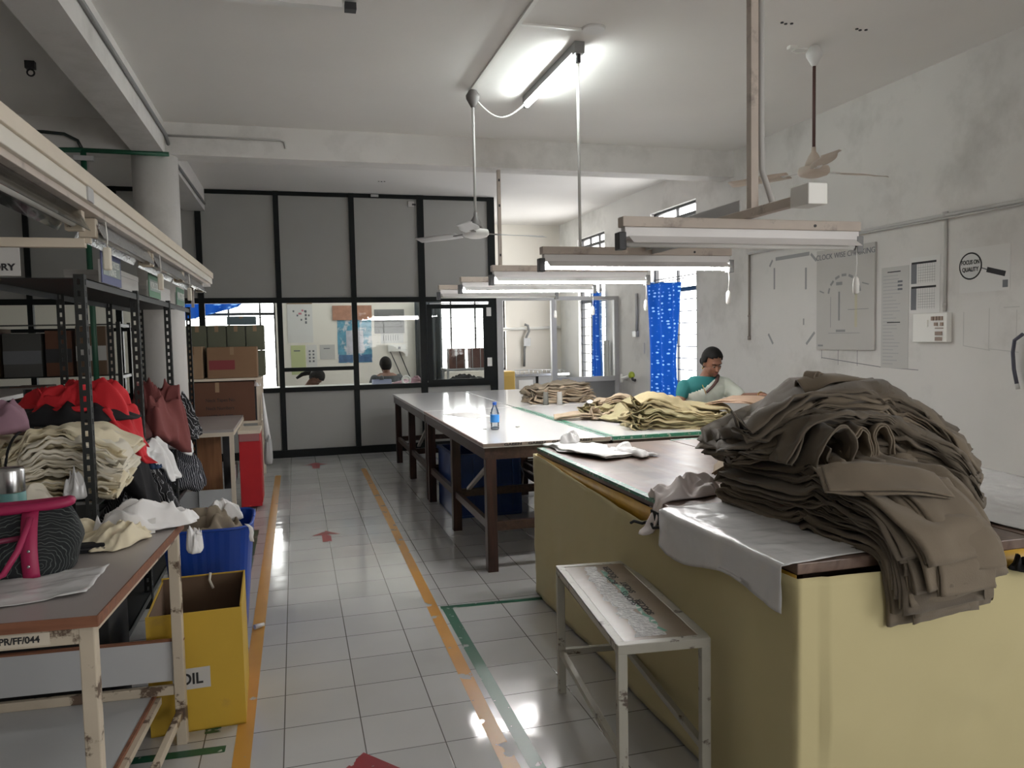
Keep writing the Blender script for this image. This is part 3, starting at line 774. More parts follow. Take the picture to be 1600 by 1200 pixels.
# yellow skirt tied round both tables
def skirt():
    e = thing('table_skirt', 'pale yellow cloth skirt hung round the near brown tables and tied with a string', 'cloth', (0, 0, 0))
    x0, x1, y0, y1, r = 1.355, 3.10, 1.87, 4.37, .012
    per = []
    for (a, b, n) in (((x0, y1), (x0, y0), 150), ((x0, y0), (x1, y0), 110), ((x1, y0), (x1, y1), 60), ((x1, y1), (x0, y1), 50)):
        for k in range(n): per.append((a[0]+(b[0]-a[0])*k/n, a[1]+(b[1]-a[1])*k/n, (b[0]-a[0], b[1]-a[1])))
    P = []
    n = len(per)
    for i, (x, y, d) in enumerate(per):
        L = math.hypot(*d); nx, ny = d[1]/L, -d[0]/L      # outward
        nx, ny = (-abs(nx), 0) if x <= x0+1e-6 and i < 150 else (nx, ny)
        if 150 <= i < 260: nx, ny = 0, -1
        elif 260 <= i < 320: nx, ny = 1, 0
        elif i >= 320: nx, ny = 0, 1
        top = .850
        if i < 150:
            q = (4.37-y)/2.5
            top = .850-.068*(max(0, q-.03)/.56)**1.1 if q < .59 else .850-.068*max(0, 1-(q-.59)/.10)
        elif i < 260: 
            q = (x-x0)/(x1-x0); top = .850-.055*min(1, max(0, (q-.30)/.2))-.006*math.sin(q*PI)
        row = []
        s = i*.022
        for j in range(30):
            f = j/29; z = top*(1-f)+.012*f
            o = .004+.010*vn(s*1.2, f*1.3, 21)*(1-.3*f)+.006*vn(s*4.5, f*.8, 22)*f+.004*ridged(s*2+f*1.8, f*2.5-s*.6, 23)
            if 150 <= i < 260: o += .020*max(0, vn(s*1.6+f*2.0, f*1.4, 31))+.010*max(0, vn(s*3.2+f*3.6, f*1.1, 33))
            if 255 < i or i < 4 or 146 < i < 156: o = min(o, .010)
            row.append((x+nx*o, y+ny*o, z))
        P.append(row)
    mb = MB(); mb.grid(P, closed_u=True); mb.build('skirt_cloth', M['yellow_cloth'], e, solid=.0025)
    # satin band showing between the sagging hem and the table edge
    mb = MB(); Q = []
    for k in range(40):
        y = 4.36-2.47*k/39; Q.append([(1.369+.003*math.sin(k), y, .85), (1.372, y, .75)])
    mb.grid(Q); mb.build('satin_band', M['gold_cloth'], e, solid=.002)
    mb = MB(); Q = [[(1.95+1.12*k/30, 1.884+.002*math.sin(k*1.3), .852), (1.95+1.12*k/30, 1.886, .76)] for k in range(31)]
    mb.grid(Q); mb.build('satin_band', M['gold_cloth'], e, solid=.002)
    k = MB(); k.tube([(1.345, 2.78, .792), (1.33, 2.80, .80), (1.335, 2.84, .785), (1.325, 2.90, .782), (1.33, 2.94, .765)], .006, 7).tube([(1.345, 2.78, .80), (1.335, 2.74, .79), (1.345, 2.70, .80), (1.35, 2.6, .802)], .006, 7).ellipsoid((1.338, 2.79, .795), (.012, .016, .014))
    k.build('tie_string', M['black_cloth'], e)
    mb = MB(); mb.box(1.352, 1.368, 2.38, 2.80, .80, .85); mb.build('dark_strap', M['black_cloth'], e)
skirt()

# ------------------------------------------------------------------ bench in front of the skirt
def bench():
    e = thing('bench', 'low pale metal bench with stencilled brown plywood seat beside the yellow skirt', 'bench', (1.165, 2.66, 0), -.105)
    hx, hy, H, w = .158, .445, .56, .032
    for sx, sy in ((-1, -1), (1, -1), (-1, 1), (1, 1)):
        x, y = sx*(hx-w/2), sy*(hy-w/2)
        MB().box(x-w/2, x+w/2, y-w/2, y+w/2, 0, H-.03).build('leg', M['bench_metal'], e, bevel=.003)
    fr = MB()
    fr.box(-hx, hx, -hy, -hy+w, H-.032, H).box(-hx, hx, hy-w, hy, H-.032, H).box(-hx, -hx+w, -hy+w, hy-w, H-.032, H).box(hx-w, hx, -hy+w, hy-w, H-.032, H)
    fr.build('seat_frame', M['bench_metal'], e, bevel=.003)
    st = MB(); st.box(-hx+.004, -hx+.028, -hy+w, hy-w, .17, .195).box(hx-.028, hx-.004, -hy+w, hy-w, .17, .195).box(-hx+w, hx-w, hy-.028, hy-.004, .17, .195)
    st.build('stretcher', M['bench_metal'], e, bevel=.002)
    seat = MB().box(-hx+w*.9, hx-w*.35, -hy+w*.9, hy-w*.9, H-.014, H-.002).build('seat', M['bench_top'], e)
    P = []
    for i in range(40):
        y = -hy+.06+(2*hy-.11)*i/39
        P.append([(-.070+.02*vn(i*.35, 0, 4)+.012*vn(i*1.3, 1, 4), y, H-.0012), (.010+.02*vn(i*.3, 3, 5)+.012*vn(i*1.2, 2, 5), y, H-.0012)])
    mb = MB(); mb.grid(P, smooth=False); mb.build('crackled_varnish', M['cracked'], seat)
    P = []
    for i in range(30):
        y = -hy+.09+(2*hy-.2)*i/29; a = .012+.01*vn(i*.4, 5, 6); P.append([(a, y, H-.0015), (a+.018+.014*vn(i*.7, 7, 6), y, H-.0015)])
    mb = MB(); mb.grid(P, smooth=False); mb.build('green_smear', M['green_tape'], seat)
    for s_, y, x in (('SOCCER', .30, .045), ('SHORT', .10, .055), ('SOCCER', -.12, .045), ('BOYS', .20, .02), ('SHORTS', -.02, .022)):
        text('stencil_lettering', s_, .036, M['ink'], seat, (x, y, H-.0008), (0, 0, PI/2), sx=1.15)
    return e
bench()

# ------------------------------------------------------------------ hanging tube lights over the tables
def lamp(y, lit, label, batten_len=1.24, cord=.13):
    t = thing('hanging_tube_light', label, 'light', (2.022, y, 1.94), 0, 'tube lights hung in a row over the tables')
    h = .62
    b = MB().box(-h, h, -.03, .03, .085, .13).build('batten', M['channel'], t, bevel=.004)
    MB().lathe([(.007, -.002), (.007, .002)], 0, 0, 12).build('screw_hole', M['dark'], t).matrix_local = Matrix.Translation((.36, -.031, .105)) @ Matrix.Rotation(PI/2, 4, 'X')
    MB().box(-h+.012, h-.006, -.022, .022, .040, .085).build('ballast_case', M['reflector'], t, bevel=.003)
    rf = MB(); rf.prism([(-.075, .012), (-.022, .046), (.022, .046), (.075, .012), (.072, .010), (.02, .042), (-.02, .042), (-.072, .010)], 0, -h+.03, h-.03)
    rf.build('reflector', M['reflector'], t)
    for s in (-1, 1):
        MB().box(s*h-.018, s*h+.018, -.026, .026, -.016, .062).build('end_cap', M['dark'] if s < 0 else M['grey'], t, bevel=.004)
    tb = MB(); tb.tube([(-h+.02, 0, .012), (h-.02, 0, .012)], .0145, 14); tb.build('tube', M['tube'] if lit else M['tubeoff'], t)
    c = MB(); c.tube([(h-.02, -.02, .01), (h-.015, -.02, -cord*.5), (h-.02, -.02, -cord)], .0022, 6); co = c.build('pull_cord', M['whiteplastic'], t)
    p = MB(); p.lathe([(.004, -cord), (.013, -cord-.012), (.016, -cord-.04), (.015, -cord-.078), (.006, -cord-.085)], h-.02, -.02, 14); p.build('pull_switch', M['whiteplastic'], co)
    return t
for y, lit, lb in ((3.18, False, 'unlit tube light nearest the camera over the brown tables'), (4.32, True, 'lit tube light second from the camera, over the far end of the brown tables'),
                   (5.5, True, 'lit tube light third from the camera, over the khaki heap'), (6.6, True, 'lit tube light fourth from the camera'), (7.65, False, 'unlit tube light furthest from the camera in front of the screen')):
    lamp(y, lit, lb)
# long carrier with its drop poles
car = thing('light_carrier', 'long cream steel channel carrying the tube lights, held by drop poles from the ceiling', 'frame', (2.04, 5.2, 0))
MB().box(-.02, .02, -2.42, 2.75, 2.075, 2.115).build('channel', M['channel'], car, bevel=.003)
MB().box(.012, .018, -1.93, -.9, 2.05, 2.175).build('side_plate', M['alu'], car); MB().box(.055, .061, -1.45, 1.0, 2.03, 2.085).build('side_plate', M['alu'], car)
MB().box(-.045, .045, -2.52, -2.40, 2.06, 2.145).build('connection_box', M['whiteplastic'], car, bevel=.004)
MB().box(-.03, .015, -2.405, -2.385, 2.07, 2.12).build('box_socket', M['dark'], car)
pl = MB(); pl.box(.012, .052, -2.03, -1.99, 2.1, ZC); pl.build('drop_pole', M['channel'], car, bevel=.003)
pl = MB(); pl.tube([(.07, -2.02, ZC), (.072, -2.02, 2.5), (.075, -2.02, 2.3), (.09, -2.05, 2.2), (.085, -2.1, 2.12)], .014, 10); pl.build('cable_conduit', M['pipe'], car)
pl = MB(); pl.tube([(-.02, .1, 2.1), (-.02, .1, ZC)], .011, 10); pl.build('drop_pole', M['pipe'], car)
pl = MB(); pl.box(-.04, -.005, 2.33, 2.36, 2.1, 3.2); po = pl.build('drop_pole', M['channel'], car, bevel=.002)
bt = MB()
for z in (3.10, 2.85, 2.36): bt.box(-.03, -.015, 2.322, 2.331, z-.012, z+.012)
bt.build('bolt', M['dark'], po)

# ------------------------------------------------------------------ ceiling fittings
t = thing('ceiling_tube_light', 'lit tube light fixed to the ceiling between the two fans', 'light', (1.877, 5.5, ZC))
MB().box(-.03, .03, -.60, .60, -.055, 0).build('batten', M['grey'], t); MB().box(-.035, .035, -.62, -.56, -.075, 0).build('end_cap', M['grey'], t, bevel=.004)
MB().box(-.02, .02, .58, .62, -.085, 0).build('end_cap', M['dark'], t); mb = MB(); mb.tube([(0, -.56, -.075), (0, .58, -.075)], .016, 14); mb.build('tube', M['tubeceil'], t)
MB().box(-.012, .012, -.60, -.57, -.13, -.06).build('starter', M['dark'], t)
for lx, ly, lb in ((.9, 11.9, 'unseen lit ceiling tube light added to brighten the office behind the partition'), (2.1, 12.4, 'unseen lit ceiling tube light added to brighten the far room past the doorway')):
    t2 = copy_tree(t); t2.location = (lx, ly, ZC); t2['label'] = lb  # both copies are added out of view to brighten the office and far room
cv = thing('cable_conduit', 'flat white cable trunking run across the ceiling from the fan hook', 'conduit', (1.4, 5, ZC))
MB().box(-.014, .014, -4.0, .95, -.016, -.001).build('trunking', M['whiteplastic'], cv); MB().box(.014, .53, -.33, -.305, -.014, -.001).build('branch_trunking', M['whiteplastic'], cv)
mb = MB(); pts = [(1.41+.44*k/14, 6.0+.08*k/14, 3.43-.13*math.sin(PI*k/14)-.02*k/14) for k in range(15)]; mb.tube(pts, .006, 8)
tag(mb.build('slack_cable', M['whiteplastic'], None), 'slack white cable looped from the fan cup to the ceiling tube light', 'cable')
mb = MB(); mb.lathe([(.07, 3.465), (.075, 3.47), (.075, ZC)], 1.885, 4.66, 32); tag(mb.build('ceiling_rose', M['white'], None), 'round white plate on the ceiling beside the lit tube', 'ceiling plate')
t = thing('surface_batten_light', 'unlit pale batten with a dark end socket cut off by the top of the photo', 'light', (.06, 4.62, ZC))
MB().box(-.6, .27, -.03, .03, -.045, 0).build('batten', M['white'], t); MB().box(.285, .35, -.03, .03, -.05, -.01).build('end_socket', M['dark'], t)
mb = MB(); mb.tube([(-1.66, 6.05, 3.43)]+[(-1.66+.022*math.cos(a), 6.05, 3.405+.022*math.sin(a)) for a in [PI/2+2*PI*k/12 for k in range(13)]], .006, 7); mb.box(-1.69, -1.63, 6.03, 6.07, 3.43, ZC)
tag(mb.build('ceiling_hook', M['dark'], None), 'dark iron ring hook in the ceiling left of the long beam', 'hook')
for x, y, lb in ((3.04, 4.31, 'cluster of small anchor holes in the ceiling nearer the drop pole'), (3.58, 4.29, 'row of small anchor holes in the ceiling nearer the right wall'), (1.10, 9.7, 'small dark hook in the ceiling above the partition')):
    mb = MB()
    for k in range(3): mb.lathe([(.010, ZC-.006), (.010, ZC)], x+.035*k-.03, y+.012*(k % 2), 8)
    tag(mb.build('anchor_hole', M['dark'], None), lb, 'anchor')

def fan(name, label, x, y, top, rod_m, rod_low, cup_m, body_m, blade_m, ang, drop):
    t = thing(name, label, 'fan', (x, y, top))
    mb = MB(); mb.lathe([(.012, 0), (.03, -.01), (.055, -.05), (.052, -.075), (.03, -.115), (.016, -.14)], n=20); mb.build('ceiling_cup', cup_m, t)
    mb = MB(); mb.tube([(0, 0, -.10), (0, 0, rod_low)], .011, 10); mb.build('rod', rod_m, t)
    mb = MB(); mb.lathe([(.014, rod_low+.03), (.016, rod_low), (.035, rod_low-.03), (.055, rod_low-.075), (.06, rod_low-.10)], n=20); mb.build('motor_cup', blade_m if cup_m is M['white'] else cup_m, t)
    mb = MB(); mb.lathe([(.055, rod_low-.10), (.098, rod_low-.108), (.104, rod_low-.125), (.104, rod_low-.145), (.09, rod_low-.160), (.05, rod_low-.172), (.01, rod_low-.175)], n=28); mb.build('motor', body_m, t)
    for k in range(3):
        a = ang+2*PI*k/3; R = Matrix.Rotation(a, 4, 'Z')
        P = []
        for i in range(14):
            r = .17+.44*i/13; w = .052+.02*math.sin(PI*min(1, i/10)) if i < 12 else (.06 if i == 12 else .04)
            P.append([tuple(R @ Vector((r, w*s, rod_low-.135+s*.012-.004*i/13))) for s in (-1, -.4, .4, 1)])
        mb = MB(); mb.grid(P); bl = mb.build('blade', blade_m, t, solid=.003)
        ar = MB(); ar.bar(R @ Vector((.09, 0, rod_low-.132)), R @ Vector((.22, 0, rod_low-.138)), .035, .006); ar.build('blade_arm', cup_m, bl)
    return t
fan('ceiling_fan', 'white ceiling fan on a pale rod in front of the grey partition', 1.41, 6.0, ZC, M['pipe'], -.98, M['fan_grey'], M['white'], M['alu'], .15, 0)
fan('ceiling_fan', 'cream ceiling fan on a brown rod near the right wall', 3.465, 4.6, ZC, M['brownrod'], -.71, M['white'], M['fan_cream'], M['fan_cream'], .05, 0)
mb = MB(); mb.tube([(3.43, 4.62, ZC-.02), (3.36, 4.64, ZC-.012), (3.33, 4.66, ZC-.03), (3.37, 4.66, ZC-.04), (3.42, 4.63, ZC-.035)], .006, 7); mb.box(3.3, 3.36, 4.63, 4.67, ZC-.02, ZC); tag(mb.build('fan_wiring', M['whiteplastic'], None), 'loop of wire and small box beside the cream fan cup', 'cable')

# conduits on the beams
mb = MB(); mb.tube([(-1.015, YN+.2, 3.36), (-1.015, 7.36, 3.36), (-1.0, 7.42, 3.30), (-1.01, 7.6, 3.17), (-1.015, 7.72, 3.24), (-1.015, 10.4, 3.27)], .016, 10); tag(mb.build('beam_conduit', M['grey'], None), 'grey conduit clipped along the long ceiling beam', 'conduit')
mb = MB(); mb.tube([(-1.0, 7.415, 3.36), (-.06, 7.415, 3.362), (-.02, 7.415, 3.35), (-.012, 7.415, 3.29)], .010, 10); tag(mb.build('wall_conduit', M['pipe'], None), 'thin pale conduit on the cross beam bending down at its end', 'conduit')
g = thing('green_conduit', 'green painted conduit run over the column with a drop pipe', 'conduit', (0, 0, 0))
mb = MB(); mb.tube([(-.99, 7.36, 3.185), (-1.66, 7.36, 3.19)], .02, 10).tube([(-1.66, 7.36, 3.19), (-2.9, 7.36, 3.15)], .022, 10); mb.build('cross_pipe', M['green_pipe'], g)
mb = MB(); mb.tube([(-1.66, 7.36, 3.19), (-1.65, 7.38, 0.02)], .024, 10); mb.build('drop_pipe', M['green_pipe'], g)
mb = MB(); mb.tube([(-4.5, 7.37, 3.33), (-1.95, 7.37, 3.33), (-1.80, 7.37, 3.32), (-1.70, 7.37, 3.27), (-1.66, 7.37, 3.18)], .014, 10); mb.build('bent_pipe', M['darkpipe'], g)
MB().box(-1.73, -1.58, 7.33, 7.37, 3.10, 3.14).box(-2.12, -2.09, 7.33, 7.40, 3.11, 3.19).build('clamp', M['alu'], g)
# ------------------------------------------------------------------ right wall fittings (wall face x = 4.6, looking towards +x)
RW = (PI/2, 0, -PI/2)     # text that reads from inside the room on the right wall
def onwall(name, m, label, cat, y0, y1, z0, z1, th=.004, parent=None, off=0.0):
    o = MB().box(XW-th-off, XW-off-.0005, y0, y1, z0, z1).build(name, m, parent)
    if label: tag(o, label, cat)
    return o
def mark(parent, m, y0, z0, y1, z1, w, off=.006, name='ink_line'):
    a = Vector((XW-off, y0, z0)); b = Vector((XW-off, y1, z1)); d = (b-a).normalized(); n = Vector((0, -d.z, d.y))*w/2
    return MB().add([a+n, a-n, b-n, b+n], [(0, 1, 2, 3)]).build(name, m, parent)
# horizontal conduit and drops
mb = MB(); mb.tube([(XW-.02, 7.14, 2.365), (XW-.02, -2, 2.365)], .014, 8); mb.tube([(XW-.02, 7.14, 2.35), (XW-.02, -2, 2.33)], .007, 8)
tag(mb.build('wall_conduit', M['pipe'], None), 'pale double conduit running along the right wall', 'conduit')
mb = MB(); mb.tube([(XW-.014, 7.12, 2.36), (XW-.014, 7.12, 1.47)], .011, 8); mb.lathe([(.016, 1.46), (.016, 1.50)], XW-.016, 7.12, 10).lathe([(.014, 1.70), (.014, 1.72)], XW-.016, 7.12, 10); tag(mb.build('drop_conduit', mat('brownish conduit', (.22, .19, .17), .6), None), 'brownish drop conduit ending above the woman working at the table', 'conduit')
mb = MB(); mb.tube([(XW-.012, 4.60, 2.36), (XW-.012, 4.60, 1.67)], .011, 8).lathe([(.014, 1.70), (.014, 1.73)], XW-.014, 4.60, 10).lathe([(.02, 2.35), (.02, 2.39)], XW-.018, 4.60, 10); tag(mb.build('drop_conduit', M['pipe'], None), 'pale drop conduit leading down to the switchboard', 'conduit')
# checking board
bd = thing('display_board', 'grey display board on the right wall headed CLOCK WISE CHECKING', 'board', (XW, 5.667, 1.82))
MB().box(-.02, -.001, -.365, .365, -.445, .44).build('board_panel', M['board'], bd, bevel=.002)
text('lettering', 'CLOCK WISE CHECKING', .066, M['greyink'], bd, (-.0212, .0, .375), RW, sx=1.0)
dm = MB()
def dline(mb, y0, z0, y1, z1, w, x=-.0215):
    a = Vector((x, y0, z0)); b = Vector((x, y1, z1)); d = (b-a).normalized(); n = Vector((0, -d.z, d.y))*w/2
    mb.add([a+n, a-n, b-n, b+n], [(0, 1, 2, 3)])
for k in range(7):
    a = math.radians(15+25*k); cy_, cz_ = .20*math.cos(a), .03+.17*math.sin(a); dline(dm, cy_+.03*math.sin(a), cz_-.03*math.cos(a)*.8, cy_-.03*math.sin(a), cz_+.03*math.cos(a)*.8, .022)
dm.build('curved_marks', M['faintink'], bd)
dm = MB(); dline(dm, .06, -.19, .06, .06, .022); dline(dm, .10, .13, .02, .13, .028); dline(dm, .10, -.28, -.02, -.28, .02); dline(dm, .2, -.3, -.2, -.3, .004); dline(dm, -.05, -.1, -.3, -.1, .005); dline(dm, .17, -.25, .17, .02, .006); dline(dm, .26, .06, .32, .08, .012); dline(dm, -.3, .1, -.22, .12, .01); dline(dm, .34, -.41, .27, -.41, .016)
dm.build('drawn_lines', M['faintink'], bd)
dm = MB(); dline(dm, -.15, -.25, -.15, .06, .03); dm.build('yellow_bar', mat('faded yellow bar', (.50, .47, .34), .7), bd)
# taped shape on the wall left of the board
M['gt'] = mat('grey tape', (.30, .30, .30), .6)
tm = thing('taped_outline', 'grey tape pieces marking an outline on the wall left of the display board', 'tape marks', (0, 0, 0))
for (y0, z0, y1, z1, w) in ((6.68, 2.255, 6.16, 2.255, .035), (6.70, 2.17, 6.70, 1.96, .026), (6.21, 2.13, 6.21, 1.93, .026), (6.78, 2.19, 6.73, 2.25, .026), (6.14, 2.25, 6.06, 2.18, .026), (6.80, 1.52, 6.72, 1.42, .026), (6.20, 1.42, 6.08, 1.53, .026), (6.24, 1.66, 6.24, 1.60, .02)):
    mark(tm, M['gt'], y0, z0, y1, z1, w, .0015, 'tape_strip')
pn = thing('pencil_grid', 'thin dark lines drawn on the wall beneath the display board', 'drawing', (0, 0, 0))
for (y0, z0, y1, z1, w) in ((5.98, 1.30, 5.25, 1.24, .006), (5.98, 1.37, 5.98, 1.29, .006), (5.76, 1.37, 5.76, 1.24, .005), (5.52, 1.37, 5.52, 1.24, .005), (5.25, 1.24, 4.85, 1.23, .005)):
    mark(pn, M['greyink'], y0, z0, y1, z1, w, .0015, 'pencil_line')
# long notice
nt_ = thing('wall_notice', 'long pale paper notice with lines of print beside the display board', 'notice', (0, 0, 0)); onwall('sheet', M['paper2'], None, None, 4.955, 5.245, 1.235, 2.04, .002, nt_)
rs = random.Random(5); mb = MB()
for k in range(26):
    z = 1.97-k*.028; a = 5.225; b = a-.10-.09*rs.random(); q = .0026
    mb.add([(XW-q, a, z+.004), (XW-q, a, z-.004), (XW-q, b, z-.004), (XW-q, b, z+.004)], [(0, 1, 2, 3)])
mb.build('print_lines', mat('pale print', (.42, .42, .42), .8), nt_)
mark(nt_, M['ink'], 5.18, 2.0, 5.04, 2.0, .008, .0027, 'title_line'); mark(nt_, M['ink'], 5.18, 1.60, 5.04, 1.60, .008, .0027, 'title_line')
for k in range(3): mark(nt_, M['greyink'], 5.07, 1.92-.03*k, 5.02, 1.92-.03*k, .016, .0027, 'stamp')
# charts
ch = thing('wall_chart', 'white chart sheet with two ruled tables and dark side bars above the switchboard', 'chart', (0, 0, 0)); onwall('sheet', M['paper'], None, None, 4.655, 4.945, 1.665, 2.09, .002, ch)
for (z0, z1) in ((1.89, 2.04), (1.69, 1.855)):
    mark(ch, M['greyink'], 4.905, z0, 4.905, z1, .055, .0027, 'side_bar'); mark(ch, M['ink'], 4.93, z1+.006, 4.69, z1+.006, .016, .0027, 'header_bar')
    for k in range(6): mark(ch, M['faintink'], 4.865, z0+.02+k*.02, 4.70, z0+.02+k*.02, .002, .0027, 'rule_line')
    for k in range(8): mark(ch, M['faintink'], 4.86-k*.022, z0+.005, 4.86-k*.022, z1-.005, .002, .0027, 'rule_line')
# switchboard
sb = thing('switchboard', 'pale switchboard with brown switches at the foot of the drop conduit', 'switchboard', (XW, 4.71, 1.56))
MB().box(-.05, -.001, -.17, .15, -.115, .10).build('board_case', M['whiteplastic'], sb, bevel=.004)
mb = MB()
for k in range(4): mb.box(-.058, -.05, -.135+k*.028, -.115+k*.028, .045, .075)
mb.box(-.058, -.05, -.14, -.115, .005, .03).box(-.058, -.05, -.09, -.06, .005, .03).box(-.058, -.05, -.14, -.07, -.015, -.008)
mb.build('switch_row', mat('brown switches', (.28, .20, .15), .4), sb)
for z in (-.05, -.09): MB().box(-.058, -.05, -.13, -.07, z-.014, z+.014).build('socket', mat('brown socket', (.24, .17, .13), .4), sb)
MB().box(-.060, -.05, .0, .035, .0, .05).build('white_switch', M['whiteplastic'], sb)
# poster
ps = thing('wall_poster', 'white poster of a magnifying glass reading FOCUS ON QUALITY', 'poster', (XW, 4.275, 1.95))
MB().box(-.0025, -.0005, -.20, .205, -.155, .155).build('sheet', M['paper'], ps)
mb = MB(); mb.lathe([(.085, 0), (.088, .0012), (.094, .0012), (.096, 0)], n=32); r_ = mb.build('lens_rim', M['ink'], ps); r_.matrix_local = Matrix.Translation((-.0028, .115, .03)) @ Matrix.Rotation(-PI/2, 4, 'Y')
mb = MB(); mb.lathe([(.085, 0), (.085, .0006)], n=32); l_ = mb.build('lens', mat('pale lens print', (.62, .62, .61), .6), ps); l_.matrix_local = Matrix.Translation((-.0028, .115, .03)) @ Matrix.Rotation(-PI/2, 4, 'Y')
text('lettering', 'FOCUS ON', .042, M['ink'], ps, (-.0046, .115, .055), RW, sx=.72, bold=.0008); text('lettering', 'QUALITY', .042, M['ink'], ps, (-.0046, .115, .005), RW, sx=.78, bold=.0008)
mb = MB(); dline(mb, .022, .01, -.02, -.005, .008, -.0032); mb.build('neck', M['greyink'], ps)
mb = MB(); dline(mb, -.02, -.005, -.165, -.045, .036, -.0032); mb.build('handle', M['ink'], ps)
MB().box(-.0034, -.0026, -.185, -.145, -.135, -.085).build('small_emblem', M['greyink'], ps)
# faint frames
ff = thing('drawn_frames', 'faint pencilled rectangles on the wall beneath the poster', 'drawing', (0, 0, 0))
for (y0, z0, y1, z1) in ((4.44, 1.66, 4.44, 1.42), (4.44, 1.42, 4.22, 1.39), (4.23, 1.68, 4.23, 1.39), (4.23, 1.40, 4.0, 1.38), (4.02, 1.66, 4.02, 1.46), (4.12, 1.68, 4.0, 1.68)): mark(ff, M['paper2'], y0, z0, y1, z1, .006, .0015, 'pencil_line')
mb = MB(); mb.tube([(XW-.05, 3.93, 1.50), (XW-.055, 3.985, 1.46), (XW-.05, 4.0, 1.38), (XW-.05, 3.99, 1.27), (XW-.05, 3.965, 1.17)], .012, 10); hz = mb.build('hose', mat('dark grey hose', (.06, .06, .085), .5), None); tag(hz, 'dark grey hose loop hanging on the right wall at the photo edge', 'hose')
mb = MB(); mb.tube([(XW-.05, 3.966, 1.175), (XW-.05, 3.958, 1.14)], .013, 10); mb.build('hose_end', M['pipe'], hz)

# wall strip between window and screen
mb = MB(); mb.tube([(XW-.02, 9.87, 2.1), (XW-.02, 9.87, 1.56)], .02, 8); mb.box(XW-.05, XW-.001, 9.84, 9.95, 1.50, 1.58); tag(mb.build('socket_drop', M['alu'], None), 'grey drop conduit with a socket box beside the blue curtain', 'conduit')
mb = MB(); mb.box(XW-.012, XW-.001, 9.66, 9.92, 1.27, 1.42); tag(mb.build('wall_plate', M['wall'], None), 'pale cover plate on the wall left of the curtain', 'cover plate')
tp = thing('wall_tap', 'white tap with a yellow green round handle on the wall beside the curtain', 'tap', (XW, 9.9, .93))
mb = MB(); mb.tube([(0, .35, -.04), (-.10, .30, -.02), (-.11, .15, 0), (-.10, .05, .02)], .022, 10).tube([(-.11, .30, -.08), (-.105, .30, .04)], .022, 10); mb.build('tap_pipe', M['whiteplastic'], tp)
mb = MB(); mb.ellipsoid((-.10, -.02, .04), (.045, .05, .05)); mb.build('tap_handle', M['apple'], tp)
mb = MB(); mb.tube([(-.10, -.02, .04), (-.10, -.06, -.02), (-.08, -.1, -.03)], .02, 8); mb.build('tap_spout', M['iron'], tp)

# curtains
def curtain(label, y0, y1, z0, z1, x, seed, tie=.0):
    t = thing('window_curtain', label, 'curtain', (x, (y0+y1)/2, z1))
    W = (y1-y0)/2; H = z1-z0
    def f(u, v):
        s = (u*2-1); k = 1-.10*math.sin(v*PI)-.06*v
        return (-.02+.035*math.sin(u*PI*5.2+seed+.8*math.sin(v*2.2))+.012*float(vn(u*7, v*3, seed)), s*W*k-.02*v*tie, -H*v+.03*(1-v)*s*(1 if tie >= 0 else -1))
    sheet('curtain_cloth', M['curtain'], f, 70, 40, .001, t)
    mb = MB(); mb.tube([(-.02, -W-.08, .012), (-.02, W+.08, -.0)], .006, 8); mb.build('curtain_string', M['iron'], t)
    return t
curtain('long blue curtain with pale dashes hung across the window behind the woman', 8.50, 9.46, .55, 2.19, XW-.05, 3, .4)
curtain('blue curtain seen through the glass pane at the far window', 11.03, 11.42, .75, 2.2, XW-.05, 5, .2)
cl = thing('hanging_cloth', 'grey white cloth hanging inside the far room seen through the glass pane', 'cloth', (XW-.06, 10.85, 1.45)); sheet('cloth', M['paper2'], lambda u, v: (-.02*math.sin(u*9), (u-.5)*.18, -.6*v), 14, 10, .003, cl)

# ------------------------------------------------------------------ things on the white tables
bt = thing('water_bottle', 'clear water bottle with a blue label and cap on the white table', 'bottle', (1.425, 5.58, .855))
mb = MB(); mb.lathe([(.002, .002), (.030, .0), (.033, .008), (.032, .04), (.0335, .05), (.0335, .105), (.032, .112), (.033, .125), (.030, .142), (.018, .168), (.0125, .178), (.0125, .190)], n=24); mb.build('bottle_body', M['bottleclear'], bt)
mb = MB(); mb.lathe([(.0342, .056), (.0345, .06), (.0345, .108), (.0342, .112)], n=24); mb.build('label', M['label_blue'], bt)
mb = MB(); mb.lathe([(.015, .184), (.0155, .186), (.0155, .203), (.014, .206)], n=18); mb.build('cap', M['cap_blue'], bt)
mb = MB(); mb.lathe([(.003, .003), (.028, .003), (.028, .02)], n=18); mb.build('water', mat('water left in the bottle', (.5, .55, .6), .05), bt)
for x, y, m, lb in ((2.40, 7.32, M['thread_dark'], 'dark grey thread cone standing before the far taupe heap'), (2.53, 7.27, M['thread_light'], 'pale grey thread cone standing before the far taupe heap')):
    c = thing('thread_cone', lb, 'thread cone', (x, y, .855), 0, 'thread cones on the far table')
    mb = MB(); mb.lathe([(.026, 0), (.029, .006), (.024, .128), (.020, .132)], n=20); mb.build('thread', m, c); mb = MB(); mb.lathe([(.012, .125), (.010, .142)], n=14); mb.build('core', M['cardboard'], c)
pp = MB().add([(1.27, 6.86, .8568), (1.52, 6.98, .8568), (1.66, 6.48, .8570), (1.44, 6.40, .8568)], [(0, 1, 2, 3)]).build('paper_sheet', M['paper'], None, solid=.001); tag(pp, 'loose paper sheet lying on the white table behind the bottle', 'paper')
rs = random.Random(9)
